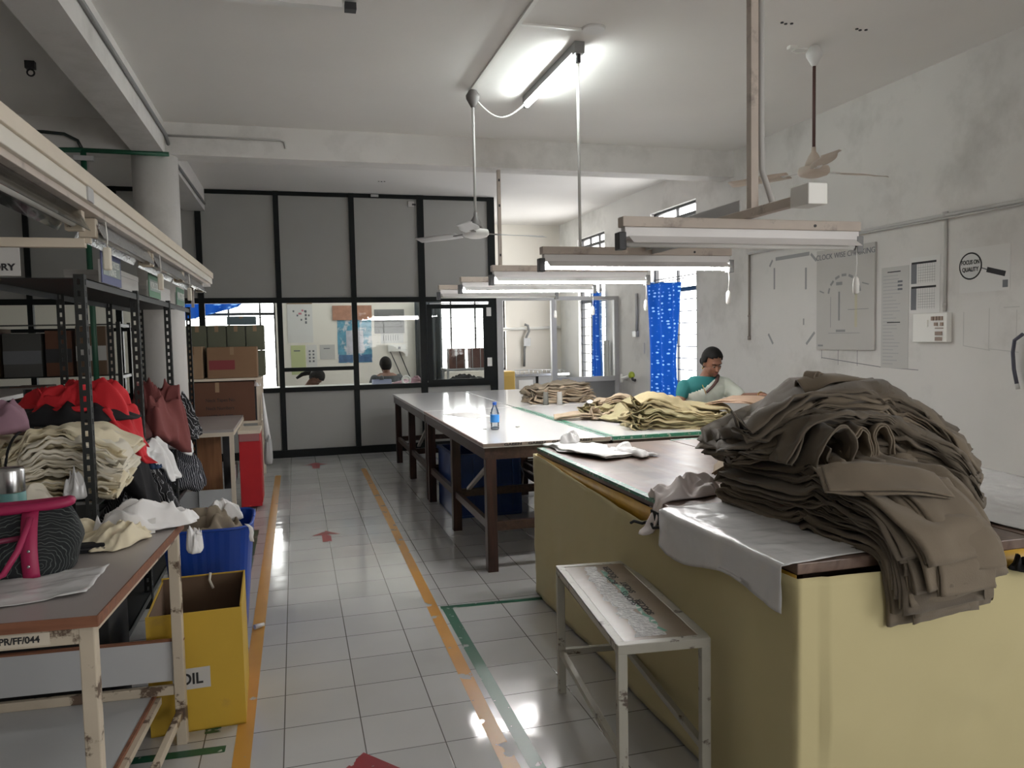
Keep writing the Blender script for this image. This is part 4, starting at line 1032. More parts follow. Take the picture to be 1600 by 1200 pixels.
for k in range(3):
    x, y = (1.62, 5.64) if k == 0 else (1.2+.15*k, 5.2+.4*k)
    mb = MB(); mb.ellipsoid((x, y, .862), (.018, .014, .006)); tag(mb.build('paper_scrap', M['paper'], None), ['crumpled scrap just right of the water bottle', 'tiny scrap at the aisle corner of the white table', 'tiny scrap in front of the water bottle'][k], 'scrap', 'scraps on the white table')

# blue crate under the table
cr = thing('plastic_crate', 'large blue plastic crate on the floor under the white tables', 'crate', (1.56, 6.60, 0))
mb = MB()
x0, x1, y0, y1, H = -.30, .30, -.20, .50, .54
mb.box(x0, x1, y0, y1, 0, .02).box(x0, x0+.02, y0, y1, .02, H).box(x1-.02, x1, y0, y1, .02, H).box(x0+.02, x1-.02, y0, y0+.02, .02, H).box(x0+.02, x1-.02, y1-.02, y1, .02, H)
mb.build('crate_body', M['blue_crate'], cr, bevel=.004)
mb = MB(); mb.box(x0-.012, x1+.012, y0-.012, y0+.025, H-.02, H+.01).box(x0-.012, x1+.012, y1-.025, y1+.012, H-.02, H+.01).box(x0-.012, x0+.025, y0, y1, H-.02, H+.01).box(x1-.025, x1+.012, y0, y1, H-.02, H+.01); mb.build('rim', M['blue_crate'], cr)
mb = MB()
for k in range(5): mb.box(x0+.06+k*.115, x0+.075+k*.115, y0-.008, y0, .03, H-.03)
mb.build('side_ribs', M['blue_crate'], cr)
mb = MB(); mb.tube([(x1+.01, y0+.1, H-.1), (x1+.03, y0+.02, .35), (x1+.005, y0-.005, .2)], .006, 6); mb.build('handle_strap', M['alu'], cr)
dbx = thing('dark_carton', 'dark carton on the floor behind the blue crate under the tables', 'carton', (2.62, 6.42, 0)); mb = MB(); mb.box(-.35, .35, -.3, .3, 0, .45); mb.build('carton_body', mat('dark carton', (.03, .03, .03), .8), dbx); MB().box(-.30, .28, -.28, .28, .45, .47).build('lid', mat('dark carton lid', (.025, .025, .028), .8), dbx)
mb = MB(); mb.tube([(-.262, 4.30, .016), (-.215, 4.33, .016)], [.015, .010], 8); tag(mb.build('paper_scrap', M['paper'], None), 'twisted white paper scrap lying on the orange floor line beside the blue bin', 'scrap')
# ------------------------------------------------------------------ the big brown heap
G1 = 'brown trousers in the tall heap'
def lab_low(n):
    return lambda i: 'folded brown trousers, %s of the lower layers hanging over the near table edge' % (ORD[i] if i < n-1 else 'topmost')
Br = [M['brown_trouser'], M['brown_trouser'], M['brown_trouser2']]
# lower layers run towards the camera and hang over the table edge
stack(7, [(1.765, 2.66, .895), (1.775, 2.48, .895), (1.80, 2.22, .895), (1.82, 2.0, .895), (1.83, 1.875, .885), (1.835, 1.842, .80), (1.84, 1.838, .69)],
         [(1.745, 2.62, 1.075), (1.775, 2.48, 1.08), (1.80, 2.28, 1.09), (1.815, 2.05, 1.07), (1.825, 1.87, 1.01), (1.83, 1.785, .93), (1.835, 1.76, .85)],
      'folded_trousers', Br, .32, 11, lab_low(7), G1, nu=96, jitter=.014, yaw=.05, wr=.015, stag=.04, ends=.10, edge=.014)
# a second column of lower layers to the right
stack(4, [(2.16, 2.72, .90), (2.11, 2.5, .90), (2.01, 2.26, .90), (1.94, 2.10, .90), (1.92, 2.02, .895)],
         [(2.12, 2.72, 1.05), (2.08, 2.52, 1.06), (2.0, 2.30, 1.07), (1.94, 2.12, 1.02), (1.92, 2.01, .95)],
      'folded_trousers', Br, .25, 17, lambda i: 'folded brown trousers, %s of the lower layers on the wall side of the heap' % (ORD[i] if i < 3 else 'topmost'), G1, nu=80, jitter=.02, yaw=.12, wr=.012, stag=.05, edge=.02)
# upper layers lie across, their right ends falling
def lab_up(i): return 'brown trousers lying across the heap, %s of the upper layers' % (ORD[i] if i < 7 else 'topmost')
stack(8, [(1.58, 2.60, 1.075), (1.70, 2.58, 1.09), (1.92, 2.50, 1.10), (2.10, 2.44, 1.10), (2.22, 2.38, 1.07), (2.32, 2.30, 1.00), (2.37, 2.25, .93)],
         [(1.64, 2.66, 1.19), (1.75, 2.64, 1.25), (1.93, 2.58, 1.325), (2.10, 2.54, 1.335), (2.24, 2.48, 1.29), (2.37, 2.40, 1.18), (2.45, 2.34, 1.06)],
      'folded_trousers', Br, .40, 23, lab_up, G1, nu=110, jitter=.018, yaw=.07, wr=.028, own=.45, stag=.04, ends=.09, edge=.018, lat=(.2, .98, 0), lat2=(.70, .71, 0))
# bunched rolls in the middle of the front face, their open ends towards the camera
garment('bunched_trousers', M['brown_trouser2'], [(1.70, 2.36, 1.07), (1.715, 2.34, 1.14), (1.75, 2.33, 1.20), (1.80, 2.33, 1.215), (1.835, 2.33, 1.17), (1.83, 2.34, 1.09), (1.80, 2.35, 1.075), (1.775, 2.35, 1.12), (1.79, 2.34, 1.165)], .24, 2, .010, .006, 41, .010, edge=.02, stag=.04, nu=90, fq=2.2, lat=(.12, .99, 0),
        label='bunched brown trousers rolled on the front of the heap, nearer the aisle', group=G1)
garment('bunched_trousers', M['brown_trouser'], [(1.86, 2.36, 1.08), (1.865, 2.34, 1.16), (1.89, 2.33, 1.215), (1.92, 2.33, 1.17), (1.925, 2.34, 1.10), (1.95, 2.34, 1.09), (1.965, 2.34, 1.15), (1.985, 2.34, 1.205), (2.02, 2.34, 1.17), (2.04, 2.34, 1.10), (2.06, 2.33, 1.09)], .22, 2, .010, .006, 43, .010, edge=.02, stag=.04, nu=100, fq=2.2, lat=(.15, .98, 0),
        label='pleated brown trousers standing in S folds on the front of the heap', group=G1)
garment('bunched_trousers', M['brown_trouser'], [(1.74, 2.30, 1.085), (1.80, 2.27, 1.10), (1.86, 2.24, 1.075), (1.92, 2.22, 1.10), (1.98, 2.20, 1.07), (2.04, 2.19, 1.085), (2.09, 2.18, 1.05)], .15, 3, .008, .005, 45, .014, edge=.03, stag=.05, nu=80, fq=2.4, lat=(.2, .9, .35),
        label='crumpled brown trousers squeezed under the rolled and pleated ones', group=G1)
garment('bunched_trousers', M['brown_trouser2'], [(1.62, 2.34, 1.08), (1.66, 2.34, 1.15), (1.72, 2.35, 1.225), (1.80, 2.36, 1.25), (1.90, 2.37, 1.245), (2.0, 2.37, 1.235), (2.08, 2.36, 1.19), (2.14, 2.33, 1.11)], .16, 2, .010, .006, 46, .014, edge=.03, stag=.04, nu=90, fq=1.8, lat=(.1, .99, 0),
        label='brown trousers arched over the rolled and pleated ones', group=G1)
# flaps with straight hems over the front
garment('folded_trousers', M['brown_trouser'], [(1.58, 2.06, 1.085), (1.70, 2.0, 1.092), (1.82, 1.965, 1.09), (1.945, 1.94, 1.062)], .135, 2, .007, .005, 47, .008, nu=50, lat=(.1, .85, .5),
        label='brown trouser leg with a straight hem lying along the front below the bunched ones', group=G1)
garment('folded_trousers', M['brown_trouser'], [(1.98, 2.42, 1.10), (1.975, 2.18, 1.095), (1.965, 2.0, 1.05), (1.96, 1.90, .985), (1.96, 1.865, .93)], .18, 2, .008, .005, 49, .014, nu=50,
        label='brown trouser leg sloping down the front right of the heap', group=G1)
garment('folded_trousers', M['brown_trouser'], [(1.90, 2.15, 1.075), (1.89, 1.98, 1.065), (1.885, 1.86, 1.005), (1.885, 1.78, .92), (1.885, 1.757, .85)], .20, 2, .008, .005, 53, .010, nu=50,
        label='brown trouser leg with a wide hem hanging at the front of the heap', group=G1)
garment('folded_trousers', M['brown_trouser'], [(1.86, 2.10, 1.06), (1.85, 1.97, 1.05), (1.845, 1.85, .985), (1.845, 1.765, .89), (1.845, 1.748, .79)], .22, 2, .008, .005, 55, .010, nu=50,
        label='brown trouser leg hanging lowest at the middle of the heap front', group=G1)
# topmost curled piece
garment('rolled_trousers', M['brown_trouser'], [(1.88, 2.60, 1.345), (1.96, 2.57, 1.372), (2.05, 2.54, 1.365), (2.15, 2.52, 1.345)], .13, 2, .008, .004, 61, .012, bow=.02, edge=.03, nu=40,
        label='small curled piece of brown cloth on the very top of the heap', group=G1)
garment('rolled_trousers', M['brown_trouser'], [(1.90, 2.54, 1.35), (1.925, 2.56, 1.385), (1.95, 2.565, 1.382), (1.975, 2.57, 1.36)], .05, 2, .006, .005, 62, .006, nu=30,
        label='upright curled tab of cloth standing at the peak of the brown heap', group=G1)
# care labels showing at the left ends
for k, (x, y, z) in enumerate(((1.60, 2.46, 1.128), (1.585, 2.45, 1.10))):
    pass
# loose taupe trousers behind the heap on the left
garment('loose_trousers', M['taupe'], [(1.92, 3.22, .90), (2.05, 3.1, 1.00), (2.22, 3.0, 1.11), (2.42, 2.95, 1.14)], .34, 3, .012, .005, 71, .02, edge=.03, nu=44,
        label='loose taupe brown trousers slumped behind the heap on its aisle side', group='brown trousers around the heap')
garment('loose_trousers', M['brown_trouser2'], [(1.86, 3.0, .892), (1.95, 2.9, 1.02), (2.1, 2.85, 1.12), (2.3, 2.8, 1.16)], .34, 4, .014, .005, 73, .016, edge=.03, nu=44,
        label='dark brown trousers wedged under the back of the heap', group='brown trousers around the heap')

# plastic sheet under the heap, hanging over the aisle edge of the table
def psheet(u, v):
    y = 2.66-(2.66-1.895)*u
    a = -.135+.78*v                       # distance from the table edge, negative hangs
    a -= .02*math.sin(u*7)*(1 if v < .02 else 0)
    n = float(vn(u*6, v*7, 81))*.004+float(ridged(u*9, v*9, 82))*.0025
    z = .8895+max(0, n)
    if a < 0:
        hang = a*(1.0+.05*math.sin(u*9)+.06*float(vn(u*5, .5, 83)))
        return (1.322-.006*math.sin(u*5)-.004+n, y-.02*v, .884+hang)
    x = 1.33+a
    yy = y-.035*math.sin(v*9)*max(0, u-.8)*2
    if a < .03: z = .884+.006*math.sin(min(1, a/.03)*PI/2)
    return (x, yy, z)
sheet('plastic_sheet', M['plastic_sheet'], psheet, 60, 60, .0012, None, 'milky plastic sheet under the heap, hanging over the aisle edge of the table', 'plastic sheet')
def psheet2(u, v):
    n = float(vn(u*8, v*6, 85))*.006+float(ridged(u*7, v*6, 86))*.004
    return (2.28+.78*u-.03*math.sin(v*4), 1.92+.98*v-.03*math.sin(u*6), .8905+max(0, n))
sheet('plastic_sheet', M['plastic_sheet'], psheet2, 50, 50, .0012, None, 'pale plastic sheet spread on the table to the wall side of the heap', 'plastic sheet')
# orange yellow cloth and dark cloth at the right below the heap
cc = crumple('dark_cloth', M['black_cloth'], (2.16, 1.83, .80), .06, .04, .05, 88, label='scrap of dark cloth hanging under the right end of the heap', cat='cloth')

# white cloth pieces on the brown table
def edge_ground(x0, z0, fall=2.0):
    def g(x, y):
        return 0.0 if x > x0 else -min(.16, (x0-x)*fall)
    return g
crumple('crumpled_cloth', M['pinkwhite_cloth'], (1.50, 2.84, .886), .24, .085, .055, 91, rot=.25, ground=lambda x, y: 0 if x > 1.37 else -min(.13, (1.37-x)*3.2), rag=.22, folds=4, fold_h=.6, nr=36, na=110, label='crumpled faded white cloth drooping over the table edge next to the heap', cat='cloth')
garment('white_pieces', M['white_cloth'], [(1.50, 4.42, .891), (1.56, 4.22, .893), (1.62, 4.0, .893), (1.68, 3.80, .892)], .25, 3, .006, .003, 95, .005, edge=.03, nu=60, fq=2, lat=(1, .28, 0), wide=(.8, 1.0, 1.05, .8),
        label='white cotton pieces lying flat at the far aisle corner of the brown table', cat='cloth', group='white pieces on the brown table')
crumple('ruffled_cloth', M['white_cloth'], (1.77, 3.95, .888), .10, .22, .035, 96, rot=.25, rag=.35, folds=5, fold_h=.7, nr=30, na=120, label='ruffled white edges gathered along the wall side of the flat white pieces', cat='cloth', group='white pieces on the brown table', prof=2.5)
crumple('peaked_cloth', M['white_cloth'], (1.58, 4.36, .90), .07, .05, .075, 97, rot=.3, rag=.15, folds=3, fold_h=.3, nr=24, na=70, label='peaked corner of white cloth standing behind the flat white pieces', cat='cloth', group='white pieces on the brown table', prof=1.1)

# ------------------------------------------------------------------ khaki and taupe heaps on the white tables
KH = 'khaki trousers in the heap in front of the woman'
stack(8, [(2.36, 5.20, .864), (2.55, 5.18, .864), (2.75, 5.12, .864), (2.95, 5.06, .864), (3.05, 5.03, .864)],
         [(2.44, 5.30, 1.02), (2.55, 5.28, 1.09), (2.67, 5.24, 1.06), (2.90, 5.14, .96), (3.06, 5.08, .94)],
      'folded_trousers', [M['khaki'], M['khaki'], M['khaki2'], M['khaki']], .30, 33, lambda i: 'khaki trousers in the heap before the woman, %s layer' % (ORD[i]+' from the table' if i < 7 else 'topmost'), KH, nu=90, jitter=.03, yaw=.14, wr=.026, own=.5, stag=.05, edge=.03, fq=1.15)
garment('folded_trousers', M['khaki'], [(2.74, 5.34, 1.01), (2.85, 5.25, 1.0), (2.98, 5.15, .985), (3.08, 5.12, .975), (3.12, 5.10, .93)], .26, 3, .009, .005, 34, .012, nu=40, label='pale khaki trousers lying crosswise on top of the khaki heap, falling at its right end', group=KH)
stack(4, [(2.34, 5.98, .864), (2.46, 5.96, .864), (2.60, 5.9, .864), (2.72, 5.85, .864)], [(2.44, 6.08, .955), (2.52, 6.06, .985), (2.66, 5.98, 1.01), (2.80, 5.92, .93)],
      'folded_trousers', [M['taupe'], M['taupe2'], M['khaki2']], .28, 37, lambda i: 'taupe trousers in the middle heap beyond the khaki heap, %s layer' % (ORD[i]+' from the table' if i < 3 else 'topmost'), 'taupe trousers in the middle heap', nu=70, jitter=.03, yaw=.25, wr=.026, own=.5, stag=.04, edge=.02, fq=1.3)
garment('loose_trousers', M['khaki2'], [(2.38, 5.62, .868), (2.48, 5.66, .90), (2.62, 5.72, 1.0), (2.74, 5.74, .99), (2.85, 5.7, .90)], .22, 3, .010, .005, 38, .016, nu=50, edge=.03, label='olive trousers propped slanting between the middle and khaki heaps', group='taupe trousers in the middle heap')
garment('loose_trousers', M['taupe'], [(2.04, 6.02, .868), (2.16, 5.98, .885), (2.30, 5.90, .882), (2.46, 5.82, .87)], .22, 3, .009, .005, 39, .012, nu=50, edge=.03, label='single taupe trousers lying flat on the green tape between the white tables', group='taupe trousers in the middle heap')
stack(5, [(2.30, 7.66, .864), (2.5, 7.64, .864), (2.8, 7.62, .864), (3.0, 7.62, .864)], [(2.40, 7.72, .985), (2.55, 7.72, 1.04), (2.75, 7.70, 1.05), (2.95, 7.70, 1.02)],
      'folded_trousers', [M['taupe'], M['taupe2'], M['taupe']], .40, 35, lambda i: 'taupe trousers in the furthest heap behind the thread cones, %s layer' % (ORD[i]+' from the table' if i < 4 else 'topmost'), 'taupe trousers in the furthest heap', nu=80, jitter=.03, yaw=.12, wr=.026, own=.5, stag=.05, edge=.025, fq=1.3)
garment('loose_trousers', M['peach'], [(3.04, 5.45, .93), (3.10, 5.25, 1.01), (3.18, 5.1, 1.04), (3.32, 4.98, 1.02), (3.42, 4.9, .93)], .34, 2, .01, .005, 77, .012, nu=40, edge=.03, label='peach brown trousers held out by the woman beside the khaki heap', group='trousers being checked')

# ------------------------------------------------------------------ people
def limb(mb, pts, rs, n=12):
    """tapered chain with rounded ends"""
    pts = [Vector(p) for p in pts]
    P2, R2 = [], []
    d0 = (pts[1]-pts[0]).normalized(); d1 = (pts[-1]-pts[-2]).normalized()
    for a in (90, 60, 30): P2.append(pts[0]-d0*rs[0]*math.sin(math.radians(a))); R2.append(max(.001, rs[0]*math.cos(math.radians(a))))
    for i in range(len(pts)-1):
        for k in range(4): P2.append(pts[i].lerp(pts[i+1], k/4)); R2.append(rs[i]+(rs[i+1]-rs[i])*k/4)
    P2.append(pts[-1]); R2.append(rs[-1])
    for a in (30, 60, 90): P2.append(pts[-1]+d1*rs[-1]*math.sin(math.radians(a))); R2.append(max(.001, rs[-1]*math.cos(math.radians(a))))
    mb.tube(P2, R2, n)
def torso(mb, rings, n=20):
    """rings: (center, half width vec, half depth vec)"""
    P = []
    for c, a, b in rings:
        P.append([tuple(Vector(c)+Vector(a)*math.cos(2*PI*k/n)+Vector(b)*math.sin(2*PI*k/n)) for k in range(n)])
    o = len(mb.v); mb.grid(P, closed_v=True)
    mb.f.append(tuple(o+k for k in reversed(range(n)))); mb.sm.append(True); l = o+(len(P)-1)*n; mb.f.append(tuple(l+k for k in range(n))); mb.sm.append(True)
def hand(mb, wrist, dirv, palm, s=1.0, curl=.5, thumb_side=1):
    """palm, five separate bent fingers"""
    w = Vector(wrist); d = Vector(dirv).normalized(); p = Vector(palm); p = (p-d*p.dot(d)).normalized(); q = d.cross(p)*thumb_side
    for k in range(4):
        a = w+q*(.030-.020*k)*s; kn = a+d*.085*s
        limb(mb, [w+q*(.014-.009*k)*s, a+d*.05*s, kn], [.014*s, .013*s, .011*s], 8)
        L = (.068, .078, .074, .058)[k]*s; c = curl
        m1 = kn+(d*math.cos(c*.7)+p*math.sin(c*.7))*L*.45; m2 = m1+(d*math.cos(c*1.5)+p*math.sin(c*1.5))*L*.32; m3 = m2+(d*math.cos(c*2.2)+p*math.sin(c*2.2))*L*.26
        limb(mb, [kn, m1, m2, m3], [.0095*s, .0088*s, .008*s, .007*s], 8)
    t0 = w+d*.02*s+q*.022*s; t1 = t0+(d*.7+q*.7+p*.2).normalized()*.045*s; t2 = t1+(d*.9+q*.25+p*.4).normalized()*.032*s; t3 = t2+(d+p*.5).normalized()*.024*s
    limb(mb, [t0, t1, t2, t3], [.013*s, .0115*s, .010*s, .008*s], 8)
def head_parts(mb, c, Rh, s=1.0):
    g = lambda x, y, z: tuple(Vector(c)+Rh @ Vector((x*s, y*s, z*s)))     # x her left, y forward, z up
    mb.ellipsoid(g(0, -.012, .02), (.073*s, .090*s, .098*s), Rh, 24, 16)
    mb.ellipsoid(g(0, .018, -.045), (.060*s, .066*s, .070*s), Rh, 20, 14)
    mb.ellipsoid(g(0, .058, -.095), (.026*s, .022*s, .020*s), Rh, 14, 10)
    for sx in (-1, 1):
        mb.ellipsoid(g(sx*.036, .050, -.030), (.024*s, .022*s, .026*s), Rh, 12, 8); mb.ellipsoid(g(sx*.076, -.012, -.012), (.010*s, .020*s, .030*s), Rh, 12, 8)
    mb.ellipsoid(g(0, .086, -.020), (.010*s, .014*s, .026*s), Rh, 12, 8); mb.ellipsoid(g(0, .096, -.038), (.016*s, .014*s, .011*s), Rh, 12, 8)
    mb.ellipsoid(g(0, .072, .030), (.050*s, .018*s, .012*s), Rh, 12, 8)
    for dz in (-.064, -.074): mb.ellipsoid(g(0, .078, dz), (.022*s, .011*s, .007*s), Rh, 12, 8)
def face_parts(e, c, Rh, s=1.0):
    g = lambda x, y, z: tuple(Vector(c)+Rh @ Vector((x*s, y*s, z*s)))
    for sx in (-1, 1):
        m = MB(); m.ellipsoid(g(sx*.031, .0735, -.002), (.013*s, .008*s, .006*s), Rh, 12, 8); ev = m.build('eye', M['eye_white'], e)
        m = MB(); m.ellipsoid(g(sx*.031, .080, -.003), (.0055*s, .003*s, .0052*s), Rh, 10, 8); m.build('iris', M['eye_dark'], ev)
        m = MB(); m.tube([g(sx*.014, .084, .019), g(sx*.032, .082, .025), g(sx*.052, .066, .019)], [.003*s, .0042*s, .002*s], 6); m.build('eyebrow', M['hair'], e)
    m = MB(); m.ellipsoid(g(0, .084, -.069), (.022*s, .008*s, .009*s), Rh, 12, 8); m.build('lips', M['lips'], e)
def hair_cap(e, c, Rh, s=1.0, bun=True, hairline=.052, long=False):
    g = lambda x, y, z: tuple(Vector(c)+Rh @ Vector((x*s, y*s, z*s)))
    mb = MB(); mb.ellipsoid((0, 0, 0), (1, 1, 1), None, 40, 28)
    keep = []; V = []
    for (x, y, z) in mb.v:
        px, py, pz = .083*x, -.014+.102*y, .022+.110*z
        V.append((px, py, pz))
    F = []
    for f in mb.f:
        cx = sum(V[i][0] for i in f)/len(f); cy = sum(V[i][1] for i in f)/len(f); cz = sum(V[i][2] for i in f)/len(f)
        lim = hairline+.02*(1-min(1, abs(cx)/.06)) if cy > .01 else (-.075 if cy < -.03 else -.03+.9*(cy+.03)*1.6)
        if cz > lim: F.append(f)
    P = [g(*p) for p in V]
    h = MB(); h.v = P; h.f = F; h.sm = [True]*len(F)
    o = h.build('hair', M['hair'], e, solid=.012*s)
    if bun:
        b = MB(); b.ellipsoid(g(0, -.115, -.045), (.048*s, .04*s, .045*s), Rh, 16, 10); b.build('hair_bun', M['hair'], e)
    if long:
        b = MB(); b.tube([g(-.01, -.10, -.02), g(-.02, -.13, -.08), g(-.03, -.15, -.16), g(-.03, -.14, -.26)], [.04*s, .036*s, .03*s, .018*s], 12); b.build('hair_braid', M['hair'], e)
    return o
def skinobj(name, mb, voxel, m, e, it=4):
    me = remeshed(mb, voxel, it); o = bpy.data.objects.new(name, me); C.objects.link(o); me.materials.clear(); me.materials.append(m); o.parent = e; return o

def woman():
    e = thing('person', 'woman in teal blouse and pale white sari bending over khaki trousers by the right wall', 'person', (3.31, 5.92, 0))
    X = Vector((1, 0, 0)); fw = Vector((.08, -1, 0)).normalized(); lf = Vector((1, .08, 0)).normalized()     # her left is +x
    def rng(z, hw, hd, dy, dx=0): return ((dx, -dy, z), tuple(lf*hw), tuple(fw*hd))
    rings = [rng(.72, .165, .12, .0), rng(.80, .175, .13, .01), rng(.88, .15, .112, .03), rng(.96, .145, .11, .06), rng(1.04, .165, .118, .09), rng(1.10, .180, .105, .11), rng(1.15, .165, .075, .12), rng(1.18, .10, .055, .125)]
    neck = [(0, -.125, 1.16), (.012, -.155, 1.22), (.025, -.18, 1.27)]
    hc = Vector((.025, -.205, 1.300))
    Rh = Matrix.Rotation(-math.radians(175), 3, 'Z') @ Matrix.Rotation(-math.radians(27), 3, 'X') @ Matrix.Rotation(math.radians(6), 3, 'Y')
    RA = [(-.185, -.11, 1.10), (-.245, -.13, .955), (-.16, -.33, .945)]
    LA = [(.185, -.11, 1.10), (.27, -.26, 1.00), (.30, -.52, 1.035)]
    b = MB(); torso(b, rings); limb(b, neck, [.052, .047, .046]); head_parts(b, hc, Rh, .93)
    limb(b, RA, [.052, .040, .027]); limb(b, LA, [.052, .040, .027])
    hand(b, RA[2], (.75, -.65, -.15), (0, -.2, -1), .95, .6, -1); hand(b, LA[2], (.25, -.95, .05), (0, -.1, -1), .95, .8, 1)
    for s in (-1, 1):
        limb(b, [(s*.085, .0, .76), (s*.09, -.01, .42), (s*.085, .01, .08)], [.095, .06, .042]); limb(b, [(s*.09, .02, .04), (s*.095, -.13, .028)], [.036, .028])
    skinobj('body', b, .0065, M['skin'], e, 3)
    face_parts(e, hc, Rh, .93); hair_cap(e, hc, Rh, .95, hairline=.068)
    bl = MB(); torso(bl, [(c, Vector(a)*1.06, Vector(d)*1.10) for c, a, d in rings[2:7]]+[((0, -.125, 1.185), tuple(lf*.135), tuple(fw*.062))]); limb(bl, [RA[0], Vector(RA[0]).lerp(Vector(RA[1]), .42)], [.063, .056]); limb(bl, [LA[0], Vector(LA[0]).lerp(Vector(LA[1]), .55)], [.063, .056])
    skinobj('blouse', bl, .009, M['teal_cloth'], e, 4)
    # sari: skirt to the floor plus a fold over the left shoulder
    sk = MB(); P = []
    for i in range(16):
        f = i/15; z = .93-.91*f
        P.append([tuple(Vector((0, -.045*(1-f), z))+lf*(.165+.05*f+.012*math.sin(a*9)*f)*math.cos(a)+fw*(.128+.06*f+.012*math.sin(a*11)*f)*math.sin(a)) for a in [2*PI*k/72 for k in range(72)]])
    sk.grid(P, closed_v=True); sk.build('sari_skirt', M['sari'], e, solid=.004)
    pa = MB(); torso(pa, [(c, Vector(a)*1.16, Vector(d)*1.26) for c, a, d in rings[1:7]]+[((.0, -.12, 1.175), tuple(lf*.15), tuple(fw*.075))]); limb(pa, [LA[0], Vector(LA[0]).lerp(Vector(LA[1]), .75)], [.078, .066])
    me = remeshed(pa, .010, 5); bm = bmesh.new(); bm.from_mesh(me); dl = []
    for v in bm.verts:
        x, y, z = v.co
        # keep below a diagonal running from the right hip to the left side of the neck
        lim = 1.055+(x+.16)*.52
        if z > lim and x < .075: dl.append(v)
    bmesh.ops.delete(bm, geom=dl, context='VERTS')
    for v in bm.verts: v.co += v.normal*.004*math.sin(v.co.x*55+v.co.z*48)
    bm.to_mesh(me); bm.free(); o = bpy.data.objects.new('sari_pallu', me); C.objects.link(o); me.materials.clear(); me.materials.append(M['sari']); o.parent = e
    so = o.modifiers.new('s', 'SOLIDIFY'); so.thickness = .004
    bd = MB(); bd.tube([(-.055, -.245, 1.055), (.0, -.25, 1.105), (.045, -.235, 1.145), (.085, -.19, 1.185), (.11, -.13, 1.195)], [.010, .013, .015, .015, .012], 8); bd.build('sari_border', M['sari_border'], e)
    n = MB(); n.tube([(-.075, -.13, 1.185), (-.075, -.20, 1.13), (-.07, -.245, 1.07), (-.062, -.25, 1.04)], .003, 6); n.build('neck_chain', M['gold'], e)
    for A, nm in ((RA, 'bangle'), (LA, 'bangle')):
        p = Vector(A[2]).lerp(Vector(A[1]), .12); d = (Vector(A[2])-Vector(A[1])).normalized(); u = d.cross(Vector((0, 0, 1))).normalized(); w_ = d.cross(u)
        m = MB(); m.tube([p+(u*math.cos(t)+w_*math.sin(t))*.032 for t in [2*PI*k/16 for k in range(17)]], .004, 6); m.build(nm, M['gold'], e)
    ea = MB(); ea.ellipsoid(tuple(hc+Rh @ Vector((.082, -.005, -.045))), (.006, .006, .010)); ea.build('earring', M['gold'], e)
woman()

def seated(label, loc, rz, cloth, lean, headpitch, bun, long, hz, face=True):
    """seated figure behind the partition glass; local +y is forward"""
    e = thing('person', label, 'person', loc, rz)
    def rng(z, hw, hd, y): return ((0, y, z), (hw, 0, 0), (0, hd, 0))
    k = lean
    rings = [rng(.44, .17, .13, 0), rng(.55, .16, .12, .02*k), rng(.66, .165, .12, .06*k), rng(.78*hz, .185, .115, .12*k), rng(.86*hz, .175, .085, .16*k), rng(.90*hz, .10, .06, .18*k)]
    neck = [(0, .18*k, .89*hz), (0, .22*k, .95*hz)]; hc = Vector((0, .27*k+.02, 1.0*hz)); Rh = Matrix.Rotation(-math.radians(headpitch), 3, 'X')
    b = MB(); torso(b, rings); limb(b, neck, [.055, .052]); head_parts(b, hc, Rh)
    for s in (-1, 1):
        sh = Vector((s*.19, .15*k, .82*hz)); el = Vector((s*.24, .20*k+.05, .60*hz+.06)); wr_ = Vector((s*.10, .34*k+.16, .64*hz+.10))
        limb(b, [sh, el, wr_], [.052, .042, .028]); hand(b, wr_, (-s*.3, .9, -.1), (0, 0, -1), 1, .5, -s)
        limb(b, [(s*.09, .0, .48), (s*.10, .40, .47), (s*.10, .40, .08)], [.085, .062, .042]); limb(b, [(s*.10, .39, .04), (s*.10, .54, .03)], [.036, .028])
    skinobj('body', b, .008, M['skin'], e, 3)
    if face: face_parts(e, hc, Rh)
    hair_cap(e, hc, Rh, 1.04, bun, .05, long)
    bl = MB(); torso(bl, [(c, Vector(a)*1.08, Vector(d)*1.12) for c, a, d in rings[:5]])
    for s in (-1, 1):
        sh = Vector((s*.19, .15*k, .82*hz)); el = Vector((s*.24, .20*k+.05, .60*hz+.06)); limb(bl, [sh, el, el.lerp(Vector((s*.10, .34*k+.16, .64*hz+.10)), .7)], [.066, .054, .040])
    skinobj('shirt', bl, .010, cloth, e, 4)
    sk = MB(); torso(sk, [((0, .0, .40), (.19, 0, 0), (0, .16, 0)), ((0, .2, .44), (.20, 0, 0), (0, .10, .06)), ((0, .42, .42), (.17, 0, 0), (0, .05, .10)), ((0, .46, .10), (.19, 0, 0), (0, .10, .02))]); skinobj('skirt', sk, .012, cloth, e, 3)
    st = MB(); st.box(-.18, .18, -.18, .18, .36, .40).box(-.17, -.13, -.17, -.13, 0, .36).box(.13, .17, -.17, -.13, 0, .36).box(-.17, -.13, .13, .17, 0, .36).box(.13, .17, .13, .17, 0, .36)
    return e, st
def stool(label, loc, rz):
    t = thing('stool', label, 'stool', loc, rz); MB().box(-.18, .18, -.18, .18, .355, .385).build('seat', M['mahogany_h'], t)
    for sx in (-1, 1):
        for sy in (-1, 1): MB().box(sx*.15-.02, sx*.15+.02, sy*.15-.02, sy*.15+.02, 0, .355).build('leg', M['mahogany'], t)
seated('person with dark tied hair bending low over the office desk behind the glass', (-.02, 11.86, 0), -1.9, M['jacket'], 1.15, 62, False, True, .98)
seated('person in a dark grey jacket seated with back turned behind the office glass', (1.34, 11.72, .07), .15, M['jacket'], .35, 15, False, False, 1.06, False)
stool('dark stool under the person bending over the office desk', (-.02, 11.86, 0), -1.9); stool('dark stool under the person in the grey jacket', (1.34, 11.72, .0), .15)
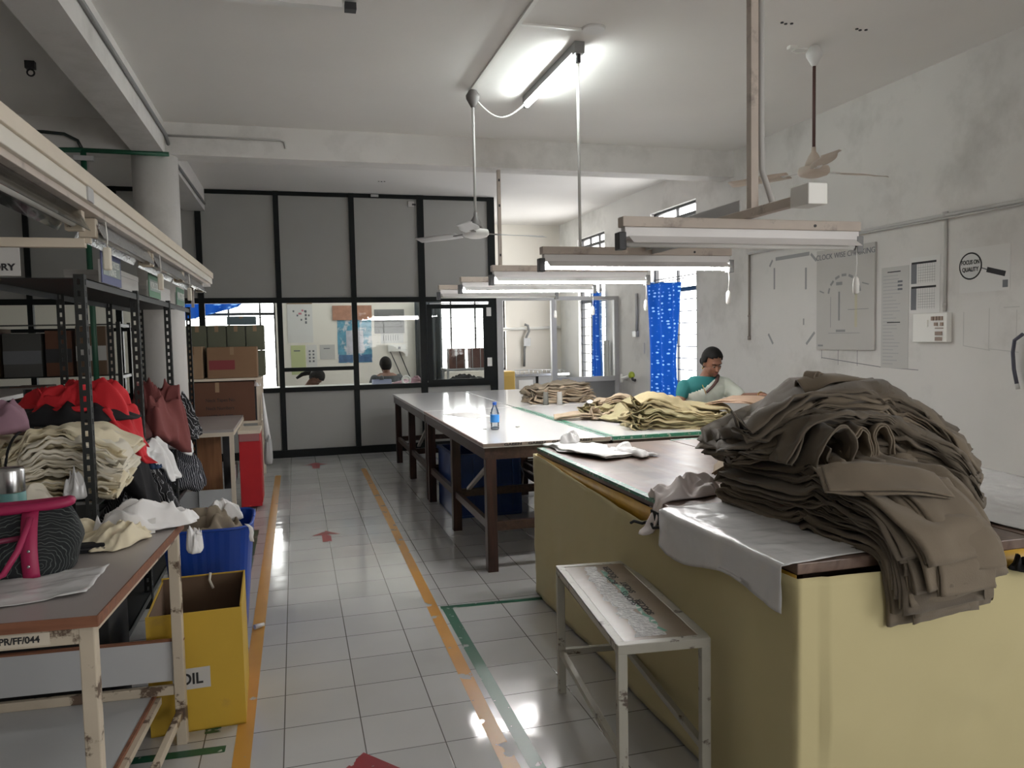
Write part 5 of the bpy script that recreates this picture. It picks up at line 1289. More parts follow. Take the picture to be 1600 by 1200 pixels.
# ------------------------------------------------------------------ near left work table
def worktable():
    e = thing('work_table', 'grey topped work table on a chipped cream frame carrying the pink trimmed bag', 'table', (-.851, 2.695, 0), -.0675)
    hx, hy, T, w = .375, .52, .865, .038
    MB().box(-hx, hx, -hy, hy, T-.022, T).build('tabletop', M['grey_lam'], e)
    MB().box(-hx-.003, hx+.003, -hy-.004, -hy, T-.028, T+.001).box(-hx-.003, hx+.003, hy, hy+.004, T-.028, T+.001).box(hx, hx+.004, -hy, hy, T-.028, T+.001).box(-hx-.004, -hx, -hy, hy, T-.028, T+.001).build('edge_strip', M['brown_edge'], e)
    for sx in (-1, 1):
        for sy in (-1, 1):
            x, y = sx*(hx-.03), sy*(hy-.03); MB().box(x-w/2, x+w/2, y-w/2, y+w/2, 0, T-.028).build('leg', M['cream'], e, bevel=.003)
    f = MB(); f.box(-hx+.02, hx-.02, -hy+.012, -hy+.045, T-.075, T-.028).box(-hx+.02, hx-.02, hy-.045, hy-.012, T-.06, T-.028).box(hx-.045, hx-.012, -hy+.05, hy-.05, T-.055, T-.03).box(-hx+.012, -hx+.045, -hy+.05, hy-.05, T-.055, T-.03)
    f.build('top_frame', M['cream'], e, bevel=.003)
    s = MB(); s.box(hx-.045, hx-.02, -hy+.05, hy-.05, .11, .14).box(-hx+.02, -hx+.045, -hy+.05, hy-.05, .11, .14).box(-hx+.05, hx-.05, hy-.045, hy-.02, .20, .235); s.build('stretcher', M['cream'], e, bevel=.003)
    MB().box(-hx+.02, hx-.012, hy-.028, hy-.012, .25, .405).build('end_panel', M['light_board'], e); MB().box(-hx+.02, hx-.010, hy-.030, hy-.010, .405, .412).build('panel_edge', M['brown_edge'], e)
    sh = MB().box(-hx+.03, hx-.13, -hy+.06, hy-.03, .185, .20).build('lower_shelf', M['light_board'], e); MB().box(hx-.13, hx-.118, -hy+.06, hy-.03, .178, .202).build('shelf_edge', M['brown_edge'], sh); MB().box(hx-.118, hx-.10, -hy+.06, hy-.03, .165, .19).build('shelf_rail', M['cream'], sh)
    lb = MB().box(.06, .26, -hy+.0105, -hy+.012, T-.068, T-.036).build('asset_label', mat('pale label', (.62, .56, .46), .6), e)
    text('label_lettering', 'NCJ/TPR/FF/044', .024, M['ink'], lb, (.16, -hy+.0098, T-.052), (PI/2, 0, 0), sx=.95, bold=.0006)
    return e
worktable()
TT = .865
# bag
def bag():
    e = thing('handbag', 'black patterned handbag with magenta trim on the near left work table', 'bag', (-.885, 2.655, TT), .06)
    P = []
    for i in range(15):
        f = i/14; z = .19*f; hx = .205-.012*f+.02*math.sin(f*PI); hy = .085*(1-f)**.7+.028+.02*math.sin(f*PI)
        row = []
        for k in range(56):
            a = 2*PI*k/56; c, s = math.cos(a), math.sin(a); p = 3.2
            r = (abs(c)**p+abs(s)**p)**(-1/p)
            row.append((hx*r*c+.006*float(vn(c*3+5, f*4, 7)), hy*r*s+.008*float(vn(s*3+c*4, f*5, 8)), z+.012*math.cos(a)**2*f+.004))
        P.append(row)
    mb = MB(); mb.grid(P, closed_v=True); o = len(mb.v); mb.v.append((0, 0, .004)); mb.v.append((0, 0, .16))
    for k in range(56): mb.f.append(((k+1) % 56, k, o)); mb.sm.append(True); mb.f.append((14*56+k, 14*56+(k+1) % 56, o+1)); mb.sm.append(True)
    mb.build('bag_body', M['bag_black'], e)
    top = MB(); pts = []
    for k in range(57):
        a = 2*PI*k/56; c, s = math.cos(a), math.sin(a); r = (abs(c)**3.2+abs(s)**3.2)**(-1/3.2); pts.append((.196*r*c, .032*r*s, .196+.012*c*c))
    top.tube(pts, .015, 8); top.build('top_trim', M['pink'], e)
    def fy(f): return -(.085*(1-f)**.7+.028+.02*math.sin(f*PI))-.006
    for x0, nm in ((.095, 'side_strap'), (-.095, 'side_strap')):
        Q = [[(x0-.022+.012*(1-k/12), fy(k/12), .19*k/12+.004), (x0+.022+.012*(1-k/12), fy(k/12), .19*k/12+.004)] for k in range(13)]
        m = MB(); m.grid(Q); so = m.build(nm, M['pink'], e, solid=.005)
        for f in (.45, .22):
            r = MB(); r.ellipsoid((x0+.006, fy(f)-.005, .19*f), (.005, .003, .005)); r.build('rivet', M['steel'], so)
    m = MB(); m.tube([(-.19, fy(.62)-.002, .118), (-.05, fy(.6)-.006, .112), (.088, fy(.64)-.004, .125)], .008, 8); m.build('zip_band', mat('dark pink zip', (.16, .012, .045), .5), e)
    m = MB(); m.tube([(.10, fy(.9)-.012, .175), (.085, -.16, .10), (.05, -.175, .04), (-.0, -.18, .018), (-.05, -.175, .04), (-.085, -.16, .10), (-.10, fy(.9)-.012, .175)], .009, 8); m.build('handle', M['pink'], e)
    return e
bag()
th = thing('flask', 'steel and teal flask standing behind the pink trimmed bag', 'flask', (-.99, 3.10, TT))
mb = MB(); mb.lathe([(.044, 0), (.047, .006), (.047, .17), (.045, .176)], n=28); mb.build('flask_body', M['teal'], th)
mb = MB(); mb.lathe([(.0455, .172), (.0465, .178), (.0465, .250), (.043, .259), (.02, .262)], n=28); mb.build('steel_cup', M['steel'], th)
def ps3(u, v):
    n = float(vn(u*5, v*6, 101))*.004+float(ridged(u*8, v*5, 102))*.003
    return (-1.16+.58*u+.05*v*(1-u), 2.245+.31*v+.10*u*u*(1-.3*v)+.0*u, TT+.004+max(0, n))
sheet('plastic_sheet', M['plastic_sheet'], ps3, 44, 34, .001, None, 'clear milky plastic sheet on the near left work table in front of the bag', 'plastic sheet')
crumple('crumpled_cloth', M['cream_cloth'], (-.625, 2.94, TT), .125, .19, .055, 111, rot=-.35, rag=.2, folds=5, fold_h=.6, nr=34, na=110, label='cream cloth piece crumpled on the work table to the right of the bag', cat='cloth')
crumple('crumpled_cloth', M['white_cloth'], (-.585, 3.10, TT+.004), .20, .10, .085, 113, rot=.10, ground=lambda x, y: 0 if y < 3.19 else -min(.12, (y-3.19)*2), rag=.18, folds=4.5, fold_h=.55, nr=36, na=110, label='white cloth heaped at the far end of the near left work table', cat='cloth')
crumple('folded_cloth', M['cream_cloth'], (-.83, 3.10, TT), .13, .10, .05, 115, rot=.1, rag=.08, folds=3, fold_h=.35, label='flat pad of folded cream cloth behind the bag', cat='cloth', prof=3)
cd = thing('card_booklet', 'white card booklet with a red panel leaning by the white cloth', 'booklet', (-.60, 3.00, TT), -.1)
mb = MB(); mb.add([(-.06, 0, .002), (.05, 0, .002), (.05, .025, .05), (-.06, .03, .045)], [(0, 1, 2, 3)]); mb.build('cover', M['paper2'], cd, solid=.003)
mb = MB(); mb.add([(-.035, -.004, .012), (.01, -.004, .012), (.01, .015, .043), (-.035, .017, .041)], [(0, 1, 2, 3)]); mb.build('red_panel', mat('dull red print', (.22, .03, .04), .6), cd, solid=.002)
mb = MB(); mb.add([(.05, 0, .002), (.085, .03, .002), (.085, .045, .055), (.05, .025, .05)], [(0, 1, 2, 3)]); mb.build('page', M['paper'], cd, solid=.002)
bp_ = thing('black_pouch', 'small black pouch lying between the bag and the cream cloth', 'pouch', (-.675, 2.83, TT)); MB().box(-.055, .045, -.03, .03, 0.001, .028).build('pouch_body', M['black_cloth'], bp_, bevel=.008); MB().box(-.055, .045, -.032, -.03, .014, .018).build('zip', M['dark'], bp_)
crumple('hanging_rag', M['white_cloth'], (-.415, 3.31, .705), .035, .035, .11, 117, rag=.2, folds=3, label='white rag dangling between the work table and the blue bin', cat='cloth')

# yellow carton
def carton():
    e = thing('carton', 'tall open yellow painted carton on the floor between the work table and blue bin', 'carton', (-.43, 3.485, 0), .03)
    hx, hy, H, t = .178, .245, .485, .006
    mb = MB(); mb.box(-hx, hx, -hy, -hy+t, 0, H).box(-hx, hx, hy-t, hy, 0, H+.01).box(-hx, -hx+t, -hy+t, hy-t, 0, H-.005).box(hx-t, hx, -hy+t, hy-t, 0, H+.012).box(-hx, hx, -hy, hy, 0, .006)
    mb.build('carton_walls', M['carton_yellow'], e)
    mb = MB(); k = t+.001; mb.box(-hx+k, hx-k, hy-k-.002, hy-k, .01, H+.005).box(-hx+k, -hx+k+.002, -hy+k, hy-k, .01, H-.01).box(hx-k-.002, hx-k, -hy+k, hy-k, .01, H+.006).box(-hx+k, hx-k, -hy+k, -hy+k+.002, .01, H-.006)
    mb.build('carton_lining', M['cardboard_in'], e)
    lb = MB().box(-.09, .05, -hy-.0015, -hy-.0003, .175, .26).build('paper_label', M['paper2'], e); text('lettering', 'OIL', .062, M['ink'], lb, (-.022, -hy-.0022, .215), (PI/2, 0, 0), sx=.9, bold=.0015)
    m = MB(); m.tube([(.03, hy-.02, H+.02), (.025, hy-.03, H-.01), (.04, hy-.035, H-.05)], .006, 7); m.build('string', M['cream_cloth2'], e)
carton()
# blue bin with garments
bn = thing('storage_bin', 'blue corrugated plastic bin of garments on the floor behind the yellow carton', 'bin', (-.465, 4.32, 0))
P = []
for i in range(9):
    f = i/8; hx = .165+.055*f; hy = .19+.055*f; row = []
    for k in range(64):
        a = 2*PI*k/64; c, s = math.cos(a), math.sin(a); r = (abs(c)**5+abs(s)**5)**(-.2)*(1+.006*(k % 2)); row.append((hx*r*c, hy*r*s, .01+.60*f))
    P.append(row)
P += [[(x*.975, y*.975, z) for x, y, z in P[-1]]]+[[(x*.97, y*.97, .02) for x, y, z in P[0]]]
mb = MB(); mb.grid(P, closed_v=True, smooth=False); o = len(mb.v); mb.v.append((0, 0, .01)); mb.v.append((0, 0, .02)); L = (len(P)-1)*64
for k in range(64): mb.f += [((k+1) % 64, k, o), (L+k, L+(k+1) % 64, o+1)]; mb.sm += [False, False]
mb.build('bin_body', M['blue_bin'], bn); mb = MB(); mb.tube([(.2201*(abs(math.cos(a))**5+abs(math.sin(a))**5)**(-.2)*math.cos(a), .2451*(abs(math.cos(a))**5+abs(math.sin(a))**5)**(-.2)*math.sin(a), .612) for a in [2*PI*k/64 for k in range(65)]], .008, 6); mb.build('rim', M['blue_bin'], bn)
crumple('crumpled_garment', M['taupe2'], (-.48, 4.30, .54), .185, .20, .11, 121, rag=.10, folds=4, fold_h=.5, label='grey brown garment heaped in the blue bin', cat='garment', group='garments in the blue bin')
crumple('crumpled_garment', M['white_cloth'], (-.42, 4.42, .58), .12, .07, .09, 123, rag=.15, folds=4, fold_h=.5, label='white garment at the back of the blue bin', cat='garment', group='garments in the blue bin')
mb = MB(); mb.grid([[(-.275+.02*v, 4.055-.004-.006*v, .64-.06*u), (-.255+.02*v, 4.06-.004-.006*v, .635-.06*u)] for u, v in ((0, 0), (.3, 1), (.7, 1.2), (1.1, 1), (1.5, 1.2))]); tag(mb.build('cloth_strap', M['white_cloth'], None, solid=.002), 'white strap hanging over the near rim of the blue bin', 'strap')
dcx = thing('dark_carton', 'made-up dark carton standing in for the shade behind the near left work table', 'carton', (-1.02, 3.55, 0)); MB().box(-.28, .26, -.18, .18, 0, .62).build('carton_body', mat('shade dark board', (.02, .02, .02), .9), dcx, bevel=.004); MB().box(-.28, .26, -.182, -.18, .28, .33).build('tape', M['dark'], dcx)  # made-up box, its near black colour stands in for the shade here

# ------------------------------------------------------------------ slotted angle racks
def rack(label, xs, ys, top, shelves, group, zbase=0.0, slots=True):
    e = thing('slotted_rack', label, 'rack', (xs[0], ys[0], 0), 0, group)
    x0, x1 = 0, xs[1]-xs[0]
    for x, sx in ((x0, 1), (x1, -1)):
        for i, y in enumerate(ys):
            yy = y-ys[0]; sy = 1 if i < len(ys)-1 else -1
            m = MB()
            zs = [0.0]; z = .06
            while slots and z < top-.04: zs += [z, z+.024]; z += .05
            zs.append(top)
            def flange(fn, c0, c1):
                for k in range(len(zs)-1):
                    for (p0, p1) in ((0, c0), (c0, c1), (c1, .04)):
                        if slots and k % 2 == 1 and (p0, p1) == (c0, c1): continue
                        m.add([fn(p0, zs[k]), fn(p1, zs[k]), fn(p1, zs[k+1]), fn(p0, zs[k+1])], [(0, 1, 2, 3)])
            flange(lambda p, q: (x, yy+sy*p, q), .015, .026); flange(lambda p, q: (x+sx*p, yy, q), .014, .026)
            m.build('post', M['angle'], e, solid=.003)
    for z in shelves:
        m = MB(); m.box(.004, x1-.004, .004, ys[-1]-ys[0]-.004, z-.004, z); m.box(.004, .008, .004, ys[-1]-ys[0]-.004, z-.035, z).box(x1-.008, x1-.004, .004, ys[-1]-ys[0]-.004, z-.035, z)
        m.build('shelf', M['rack_shelf'], e)
    return e
rack('long dark slotted angle rack of garments beside the aisle behind the near work table', (-1.27, -.855), (3.68, 4.85, 6.03, 7.20), 1.855, (1.84, .88, .42, .10), 'slotted angle racks')
rack('dark slotted angle rack standing close behind the long garment rack', (-1.80, -1.31), (3.68, 4.85, 6.03), 1.25, (.88, .42), 'slotted angle racks', slots=False)
RS = (PI/2, 0, PI/2)      # reads from the aisle looking towards -x
for y, m, lines, lb, h in ((4.20, M['sign_blue'], ('BD WORK PROCESS', 'STORAGE'), 'blue card sign standing on the rack edge, nearest of the three rack signs', .155), (5.42, M['sign_green'], ('WORK STORAGE',), 'green card sign standing on the rack edge, middle one of the three rack signs', .145), (6.58, M['sign_green'], ('WORK STORAGE',), 'green card sign at the far end of the rack, furthest of the three rack signs', .135)):
    s = thing('rack_sign', lb, 'sign', (-.853, y, 1.842), 0, 'card signs along the rack top'); MB().box(0, .004, -.21, .21, 0, h).build('card', m, s); MB().box(.004, .006, -.185, .185, .04, h-.035).build('sign_band', mat('pale sign band', (.33, .38, .36), .6), s)
    for k, l in enumerate(lines): text('lettering', l, .045 if len(lines) > 1 else .06, M['sign_ink'], s, (.0068, 0, .045+.014+(.04*(len(lines)-1-k) if len(lines) > 1 else .014)), RS, sx=.78, bold=.001)
    MB().box(-.012, 0, -.2, -.18, -.001, h*.7).box(-.012, 0, .18, .2, -.001, h*.7).build('card_prop', M['white'], s)
for y, m, lb in ((4.78, M['paper2'], 'pale box on the rack top between the blue and green signs'), (6.0, M['paper'], 'pale flat box on the rack top between the two green signs')):
    b = thing('flat_box', lb, 'box', (-1.0, y, 1.842)); MB().box(-.14, .12, -.26, .26, 0, .10).build('box_body', m, b, bevel=.003); MB().box(-.142, .122, -.262, .262, .075, .104).build('box_lid', m, b, bevel=.002)
# garments on the rack
rk = 'cloth bundles on the near rack shelf'
def lab_cr(w): return lambda i: 'folded cream cloth in the %s bundle on the near rack, %s layer' % (w, ORD[i] if i < 5 else 'topmost')
stack(6, [(-1.21, 4.0, .89), (-1.1, 4.0, .89), (-.95, 4.0, .89), (-.83, 4.0, .90), (-.79, 4.0, .89)], [(-1.17, 4.0, 1.10), (-1.1, 4.0, 1.15), (-.98, 4.0, 1.165), (-.86, 4.0, 1.12), (-.77, 4.0, 1.05)],
      'cream_cloth', [M['cream_cloth2'], M['cream_cloth2'], M['cream_cloth']], .42, 131, lab_cr('fat corded'), rk, layers=3, nu=80, jitter=.015, yaw=.05, wr=.018, stag=.06, ends=.06, edge=.035, fq=1.6, cat='cloth')
stack(5, [(-1.66, 4.0, .89), (-1.55, 4.0, .89), (-1.4, 4.0, .89), (-1.27, 4.0, .89)], [(-1.60, 4.0, 1.10), (-1.52, 4.0, 1.13), (-1.4, 4.0, 1.14), (-1.29, 4.0, 1.10)],
      'cream_cloth', [M['cream_cloth']], .42, 137, lambda i: 'folded yellowish cream cloth at the left photo edge, %s layer' % (ORD[i] if i < 4 else 'topmost'), rk, layers=3, nu=70, jitter=.015, yaw=.05, wr=.018, stag=.05, ends=.05, edge=.03, fq=1.6, cat='cloth')
mb = MB(); mb.tube([(-1.225, 4.02+.228*math.cos(a), 1.02+.14*math.sin(a)) for a in [2*PI*k/40 for k in range(41)]], .006, 6); tag(mb.build('tie_cord', M['black_cloth'], None), 'dark cord tied round the cream bundles', 'cord')
crumple('small_roll', M['cream_cloth2'], (-1.10, 3.66, .885), .10, .045, .075, 141, rag=.06, folds=3, fold_h=.2, label='small rolled cream cloth with a tag in front of the bundles', cat='cloth')
crumple('plastic_bag', M['plastic_sheet'], (-.93, 3.70, .885), .055, .05, .10, 143, rag=.12, folds=4, fold_h=.5, label='clear plastic bag stuffed beside the first rack post', cat='bag')
crumple('black_garment', M['black_cloth'], (-1.12, 4.45, 1.15), .34, .26, .10, 145, rag=.1, folds=3, fold_h=.3, label='black cloth spread over the cream bundles', cat='garment', group='dark garments on the rack')
crumple('black_garment', M['black_cloth'], (-1.0, 4.55, .885), .24, .20, .26, 146, ground=lambda x, y: 0 if x < -.86 else -min(.3, (x+.86)*3), rag=.12, folds=3, fold_h=.3, label='black cloth drooping out of the rack beneath the red garment', cat='garment', group='dark garments on the rack')
crumple('red_garment', M['red_cloth'], (-1.06, 4.50, 1.21), .32, .24, .095, 147, rot=-.35, ground=lambda x, y: 0 if x < -.93 else -min(.30, (x+.93)*2.0), rag=.25, folds=7, fold_h=.8, nr=44, na=130, label='bright red garment sprawled on the rack and drooping into the aisle', cat='garment')
crumple('lavender_garment', M['lavender'], (-1.33, 4.05, 1.15), .14, .12, .16, 149, rag=.12, folds=3, fold_h=.3, label='lavender garment on top of the bundles at the left edge', cat='garment')
crumple('maroon_garment', M['maroon_cloth'], (-.92, 5.55, .95), .20, .34, .24, 151, rot=.1, ground=lambda x, y: 0 if x < -.82 else -min(.16, (x+.82)*1.6), rag=.15, folds=7, fold_h=.75, nr=40, na=120, label='dusty maroon garment bulging from the middle of the rack', cat='garment')
crumple('maroon_garment', mat('deep maroon cotton', (.085, .022, .022), .9), (-1.10, 5.15, .95), .22, .36, .20, 153, rag=.1, folds=4, fold_h=.3, label='deep maroon cloth behind the red garment on the rack', cat='garment')
crumple('striped_garment', M['bw_stripe'], (-.84, 6.25, .90), .12, .18, .20, 155, ground=lambda x, y: 0 if x < -.82 else -min(.1, (x+.82)*1.5), rag=.12, folds=4, fold_h=.35, label='black garment with thin white lines beside the third rack post', cat='garment', group='striped garments on the rack')
crumple('white_garment', M['white_cloth'], (-.84, 5.95, .83), .08, .14, .12, 157, ground=lambda x, y: -.03 if x < -.82 else -.03-min(.1, (x+.82)*1.5), rag=.2, folds=3, fold_h=.4, label='white cloth hanging below the maroon garment towards the third post', cat='garment', group='white pieces on the rack')
crumple('white_garment', M['white_cloth'], (-.83, 5.10, .86), .09, .17, .10, 159, ground=lambda x, y: 0 if x < -.84 else -min(.16, (x+.84)*2.2), rag=.25, folds=3, fold_h=.4, label='white cloth hanging below the maroon garment towards the second post', cat='garment', group='white pieces on the rack')
crumple('navy_garment', M['navy'], (-.835, 5.02, .80), .055, .08, .08, 161, rag=.15, folds=3, fold_h=.3, label='small navy cloth hanging by the second rack post', cat='garment')
crumple('white_garment', M['white_cloth'], (-.95, 6.45, 1.09), .05, .05, .09, 163, rag=.25, folds=3, fold_h=.6, label='white knotted cloth on top of the striped garment', cat='garment', group='white pieces on the rack')
for x, y, z, rx, ry, h, sd, m, lb in ((-.98, 5.45, .425, .20, .36, .30, 165, 'bw_stripe', 'black garment heap with thin white lines on the lower rack shelf, nearer one'), (-.94, 6.55, .425, .20, .42, .27, 167, 'bw_stripe2', 'navy garment heap with thin white lines on the lower rack shelf, further one'), (-.98, 4.62, .425, .2, .3, .32, 169, 'bw_stripe', 'dark lined garment heap low on the rack under the black cloth')):
    crumple('striped_garment', M[m], (x, y, z), rx, ry, h, sd, rag=.12, folds=4, fold_h=.3, ground=lambda a, b: 0 if a < -.80 else -min(.06, a+.80), label=lb, cat='garment', group='striped garments on the rack')
crumple('mustard_cloth', mat('mustard cotton', (.36, .20, .03), .85), (-.82, 5.0, .425), .08, .12, .16, 171, rag=.15, folds=3, fold_h=.4, label='mustard cloth piece on the lower rack shelf above the white heap', cat='cloth')
# darker rack further back, with cartons
rack('dark slotted angle rack standing before the black partition at the left', (-3.3, -1.75), (8.9, 9.45), 1.78, (1.76, 1.22, .80, .30), 'slotted angle racks', slots=False)
rs = random.Random(12); k = 0
for si, (z, hmax) in enumerate(((1.225, .56), (.805, .36), (.305, .44))):
    x = -3.22; j = 0
    while x < -2.0:
        w_ = rs.uniform(.26, .42); h_ = rs.uniform(.78, .95)*hmax
        b = thing('storage_carton', 'dark storage carton, %s from the left on the %s of the far dark rack' % (['first', 'second', 'third', 'fourth', 'fifth'][j], ['upper', 'middle', 'lower'][si]), 'carton', (x+w_/2, 9.15, z), 0, 'cartons on the far dark rack')
        MB().box(-w_/2+.01, w_/2-.01, -.2, .2, 0, h_).build('carton_body', [M['cardboard_in'], mat('grey carton', (.09, .09, .085), .8), M['cardboard3']][(k) % 3], b, bevel=.004); MB().box(-w_/2+.01, w_/2-.01, -.203, -.2, h_*.3, h_*.6).build('carton_label', [M['paper2'], M['greyink'], M['dark']][k % 3], b); k += 1; j += 1; x += w_+.02
for x, y, lb in ((-2.6, 6.6, 'grey topped table far left behind the rack with white cloth on it'),):
    t = thing('side_table', lb, 'table', (x, y, 0)); MB().box(-.6, .6, -.9, .9, 1.16, 1.19).build('tabletop', M['grey_lam'], t)
    for sx in (-1, 1):
        for sy in (-1, 1): MB().box(sx*.55-.02, sx*.55+.02, sy*.85-.02, sy*.85+.02, 0, 1.16).build('leg', M['cream'], t)
# trunking with tube lights above the rack
tr = thing('light_trunking', 'long cream trunking above the rack carrying four unlit tube lights', 'frame', (-.72, 4.4, 2.11))
MB().box(-.03, .03, -3.3, 3.15, .015, .065).build('upper_rail', M['channel2'], tr, bevel=.003); MB().box(-.035, .02, -3.3, 3.14, -.035, .015).build('middle_rail', mat('cream white rail', (.70, .66, .58), .5, var=.08), tr, bevel=.003); MB().box(-.075, .005, -3.3, 3.14, -.058, -.035).build('lower_rail', M['channel'], tr, bevel=.002)
MB().box(.02, .026, -1.28, -1.20, -.035, .06).build('joint_cover', M['alu'], tr)
for y in (-2.95,):
    m = MB(); m.tube([(0, y, .06), (0, y, ZC-2.11)], .006, 8); m.build('hanger_rod', M['pipe'], tr)
MB().box(-.09, -.07, 2.5, 2.53, -.27, -.05).build('end_prop', M['channel'], tr)
for k, y in enumerate((2.62, 4.0, 5.28, 6.52)):
    t = thing('trunking_tube_light', 'unlit tube light under the left trunking, %s of four from the camera' % ['first', 'second', 'third', 'fourth'][k], 'light', (-.765, y, 2.05), 0, 'tube lights under the left trunking')
    m = MB(); m.prism([(.02, 0), (.055, -.075), (.052, -.076), (.016, -.002)], 1, -.58, .58); m.prism([(-.02, 0), (-.055, -.075), (-.052, -.076), (-.016, -.002)], 1, -.58, .58); m.build('reflector', M['glassdark'] if k == 0 else M['foil'], t)
    m = MB(); m.tube([(0, -.56, -.05), (0, .56, -.05)], .013, 10); m.build('tube', M['tubeoff'], t)
    m = MB(); m.box(-.03, .03, -.61, -.57, -.075, .0).build('end_socket', M['cream'], t, bevel=.003); m = MB(); m.box(-.03, .03, .57, .61, -.075, 0).build('end_socket', M['cream'], t, bevel=.003)
    if k:
        m = MB(); m.tube([(.06, -.58, -.01), (.064, -.58, -.08), (.058, -.57, -.11)], .0025, 6); c = m.build('pull_cord', M['whiteplastic'], t); m = MB(); m.box(.044, .072, -.585, -.555, -.20, -.11); m.build('pull_switch', M['cream_cloth2'], c, bevel=.006)
br = thing('cross_bar', 'cream bar running left from the trunking', 'bar', (-1.5, 3.42, 1.955)); MB().box(-.9, .72, -.018, .018, -.018, .018).build('bar', M['channel2'], br, bevel=.002); MB().box(.70, .74, -.012, .012, .0, .10).build('bar_hanger', M['channel2'], br)
fs = thing('hanging_sign', 'white hanging sign ending in FORY at the left photo edge', 'sign', (-1.13, 3.40, 1.835)); MB().box(-.2, .123, -.003, .003, -.01, .098).build('sign_sheet', M['paper2'], fs); text('lettering', 'FORY', .036, M['ink'], fs, (.106, -.0045, .022), (PI/2, 0, 0), align='RIGHT', bold=.0012, sx=1.1)

# ------------------------------------------------------------------ shelf unit, small table, red cabinet near the partition
u = thing('shelf_unit', 'cream framed shelf unit of cartons in front of the partition beside the aisle', 'shelf unit', (-.87, 9.05, 0))
for sx in (-1, 1):
    for sy in (-1, 1): MB().box(sx*.48-.02, sx*.48+.02, sy*.36-.02, sy*.36+.02, 0, 1.16).build('leg', M['channel2'], u)
for z in (1.16, .70): MB().box(-.51, .51, -.40, .40, z-.025, z).build('shelf', M['channel2'], u)
def cart(label, x, y, z, w, d, h, m, group=None, extra=None):
    b = thing('carton', label, 'carton', (x, y, z), 0, group); MB().box(-w/2, w/2, -d/2, d/2, 0, h).build('carton_body', m, b, bevel=.006); MB().box(-.02, .02, -d/2-.002, -d/2, h*.75, h).build('packing_tape', M['cardboard2'] if m is not M['cardboard2'] else M['cardboard'], b)
    if extra: extra(b, w, d, h)
    return b
def redlab(b, w, d, h): MB().box(-w*.46, w*.05, -d/2-.003, -d/2, h*.28, h*.58).build('red_label', mat('dull red label', (.22, .035, .04), .7), b)
def txt3(b, w, d, h):
    for k, s_ in enumerate(('Neck Tapes No.', 'Neck Numbers', '11099 2.5 MM 7")'[:12])): text('lettering', s_, .05, M['ink'], b, (-.12, -d/2-.002, h*.55-.085*k), (PI/2, 0, 0), align='LEFT', sx=.9)
cart('pale brown carton standing upright at the column end of the shelf unit top', -1.03, 8.80, 1.162, .20, .30, .34, M['cardboard2'], 'cartons on the shelf unit')
cart('long brown carton with a dull red label on the shelf unit top', -.64, 8.80, 1.162, .50, .30, .33, M['cardboard'], 'cartons on the shelf unit', redlab)
cart('large red brown printed carton on the middle of the shelf unit', -.80, 9.0, .702, .74, .70, .42, M['cardboard3'], 'cartons on the shelf unit', txt3)
for k in range(5):
    for r_ in range(2): cart('grey green file box, %s from the column in the %s row' % (['first', 'second', 'third', 'fourth', 'fifth'][k], ['lower', 'upper'][r_]), -1.22+.20*k, 9.20, 1.162+r_*.285, .19, .28, .28, mat('grey green box', (.12, .125, .085), .8) if 'fb' not in M else M['fb'], 'file boxes on the shelf unit')
cart('blue grey box lying on the upper row of file boxes', -.56, 9.20, 1.735, .30, .24, .09, mat('blue grey box', (.12, .17, .19), .8))
bd_ = thing('black_folder', 'black folder standing at the aisle end of the middle shelf', 'folder', (-.415, 8.74, .702)); MB().box(-.012, .012, -.06, .06, 0, .36).build('folder_cover', M['dark'], bd_); MB().box(.012, .03, -.055, .055, 0, .34).build('folder_pages', M['paper2'], bd_)
crumple('cloth_scrap', M['white_cloth'], (-.40, 8.70, 1.062), .04, .04, .05, 181, rag=.2, folds=3, label='white scrap tucked on top of the black folder', cat='cloth')
hb = crumple('hanging_bag', mat('pale grey bag cloth', (.40, .40, .40), .7), (-.315, 8.62, .22), .05, .09, .34, 183, rag=.08, folds=3, fold_h=.2, label='grey bag hanging on the aisle side of the shelf unit', cat='bag')
mb = MB(); mb.tube([(-.345, 8.62, 1.0), (-.33, 8.61, .75), (-.315, 8.62, .5)], [.006, .02, .035], 8); mb.build('bag_strap', M['white_cloth'], hb)
st = thing('small_table', 'small grey topped table on a cream frame between rack and red cabinet', 'table', (-.845, 7.86, 0))
MB().box(-.30, .30, -.68, .68, .755, .778).build('tabletop', M['grey_lam'], st); MB().box(-.30, .30, -.69, -.66, .72, .755).box(.28, .305, -.66, .66, .725, .755).build('top_frame', M['channel2'], st)
for sx in (-1, 1):
    for sy in (-1, 1): MB().box(sx*.28-.018, sx*.28+.018, sy*.66-.018, sy*.66+.018, 0, .755).build('leg', M['channel2'], st)
MB().box(-.27, .27, -.672, -.655, .10, .25).box(.272, .286, -.62, -.2, .28, .42).build('end_panel', M['light_board'], st)
lp = thing('plywood_board', 'orange brown plywood board leaning under the small grey table', 'board', (-.80, 7.5, .0)); MB().box(-.16, .12, 0, .02, .005, .70, Matrix.Rotation(.04, 3, 'X')).build('board', M['plywood'], lp); MB().box(.13, .22, .02, .04, .005, .70).build('dark_edge', M['dark'], lp)
rc = thing('red_cabinet', 'red painted metal cabinet beside the aisle line', 'cabinet', (-.44, 7.66, 0))
MB().box(-.085, .10, -.2, .2, .02, .70).build('cabinet_body', M['red_metal'], rc, bevel=.004); MB().box(-.09, .105, -.205, .205, .70, .73).build('cabinet_top', M['channel2'], rc); MB().box(.10, .106, -.18, .18, .05, .62).build('cabinet_door', M['red_metal'], rc, bevel=.002); MB().box(-.08, .095, -.206, -.2, .63, .70).build('pale_panel', mat('faded red panel', (.30, .12, .12), .5), rc)
M['fb'] = M['cardboard']

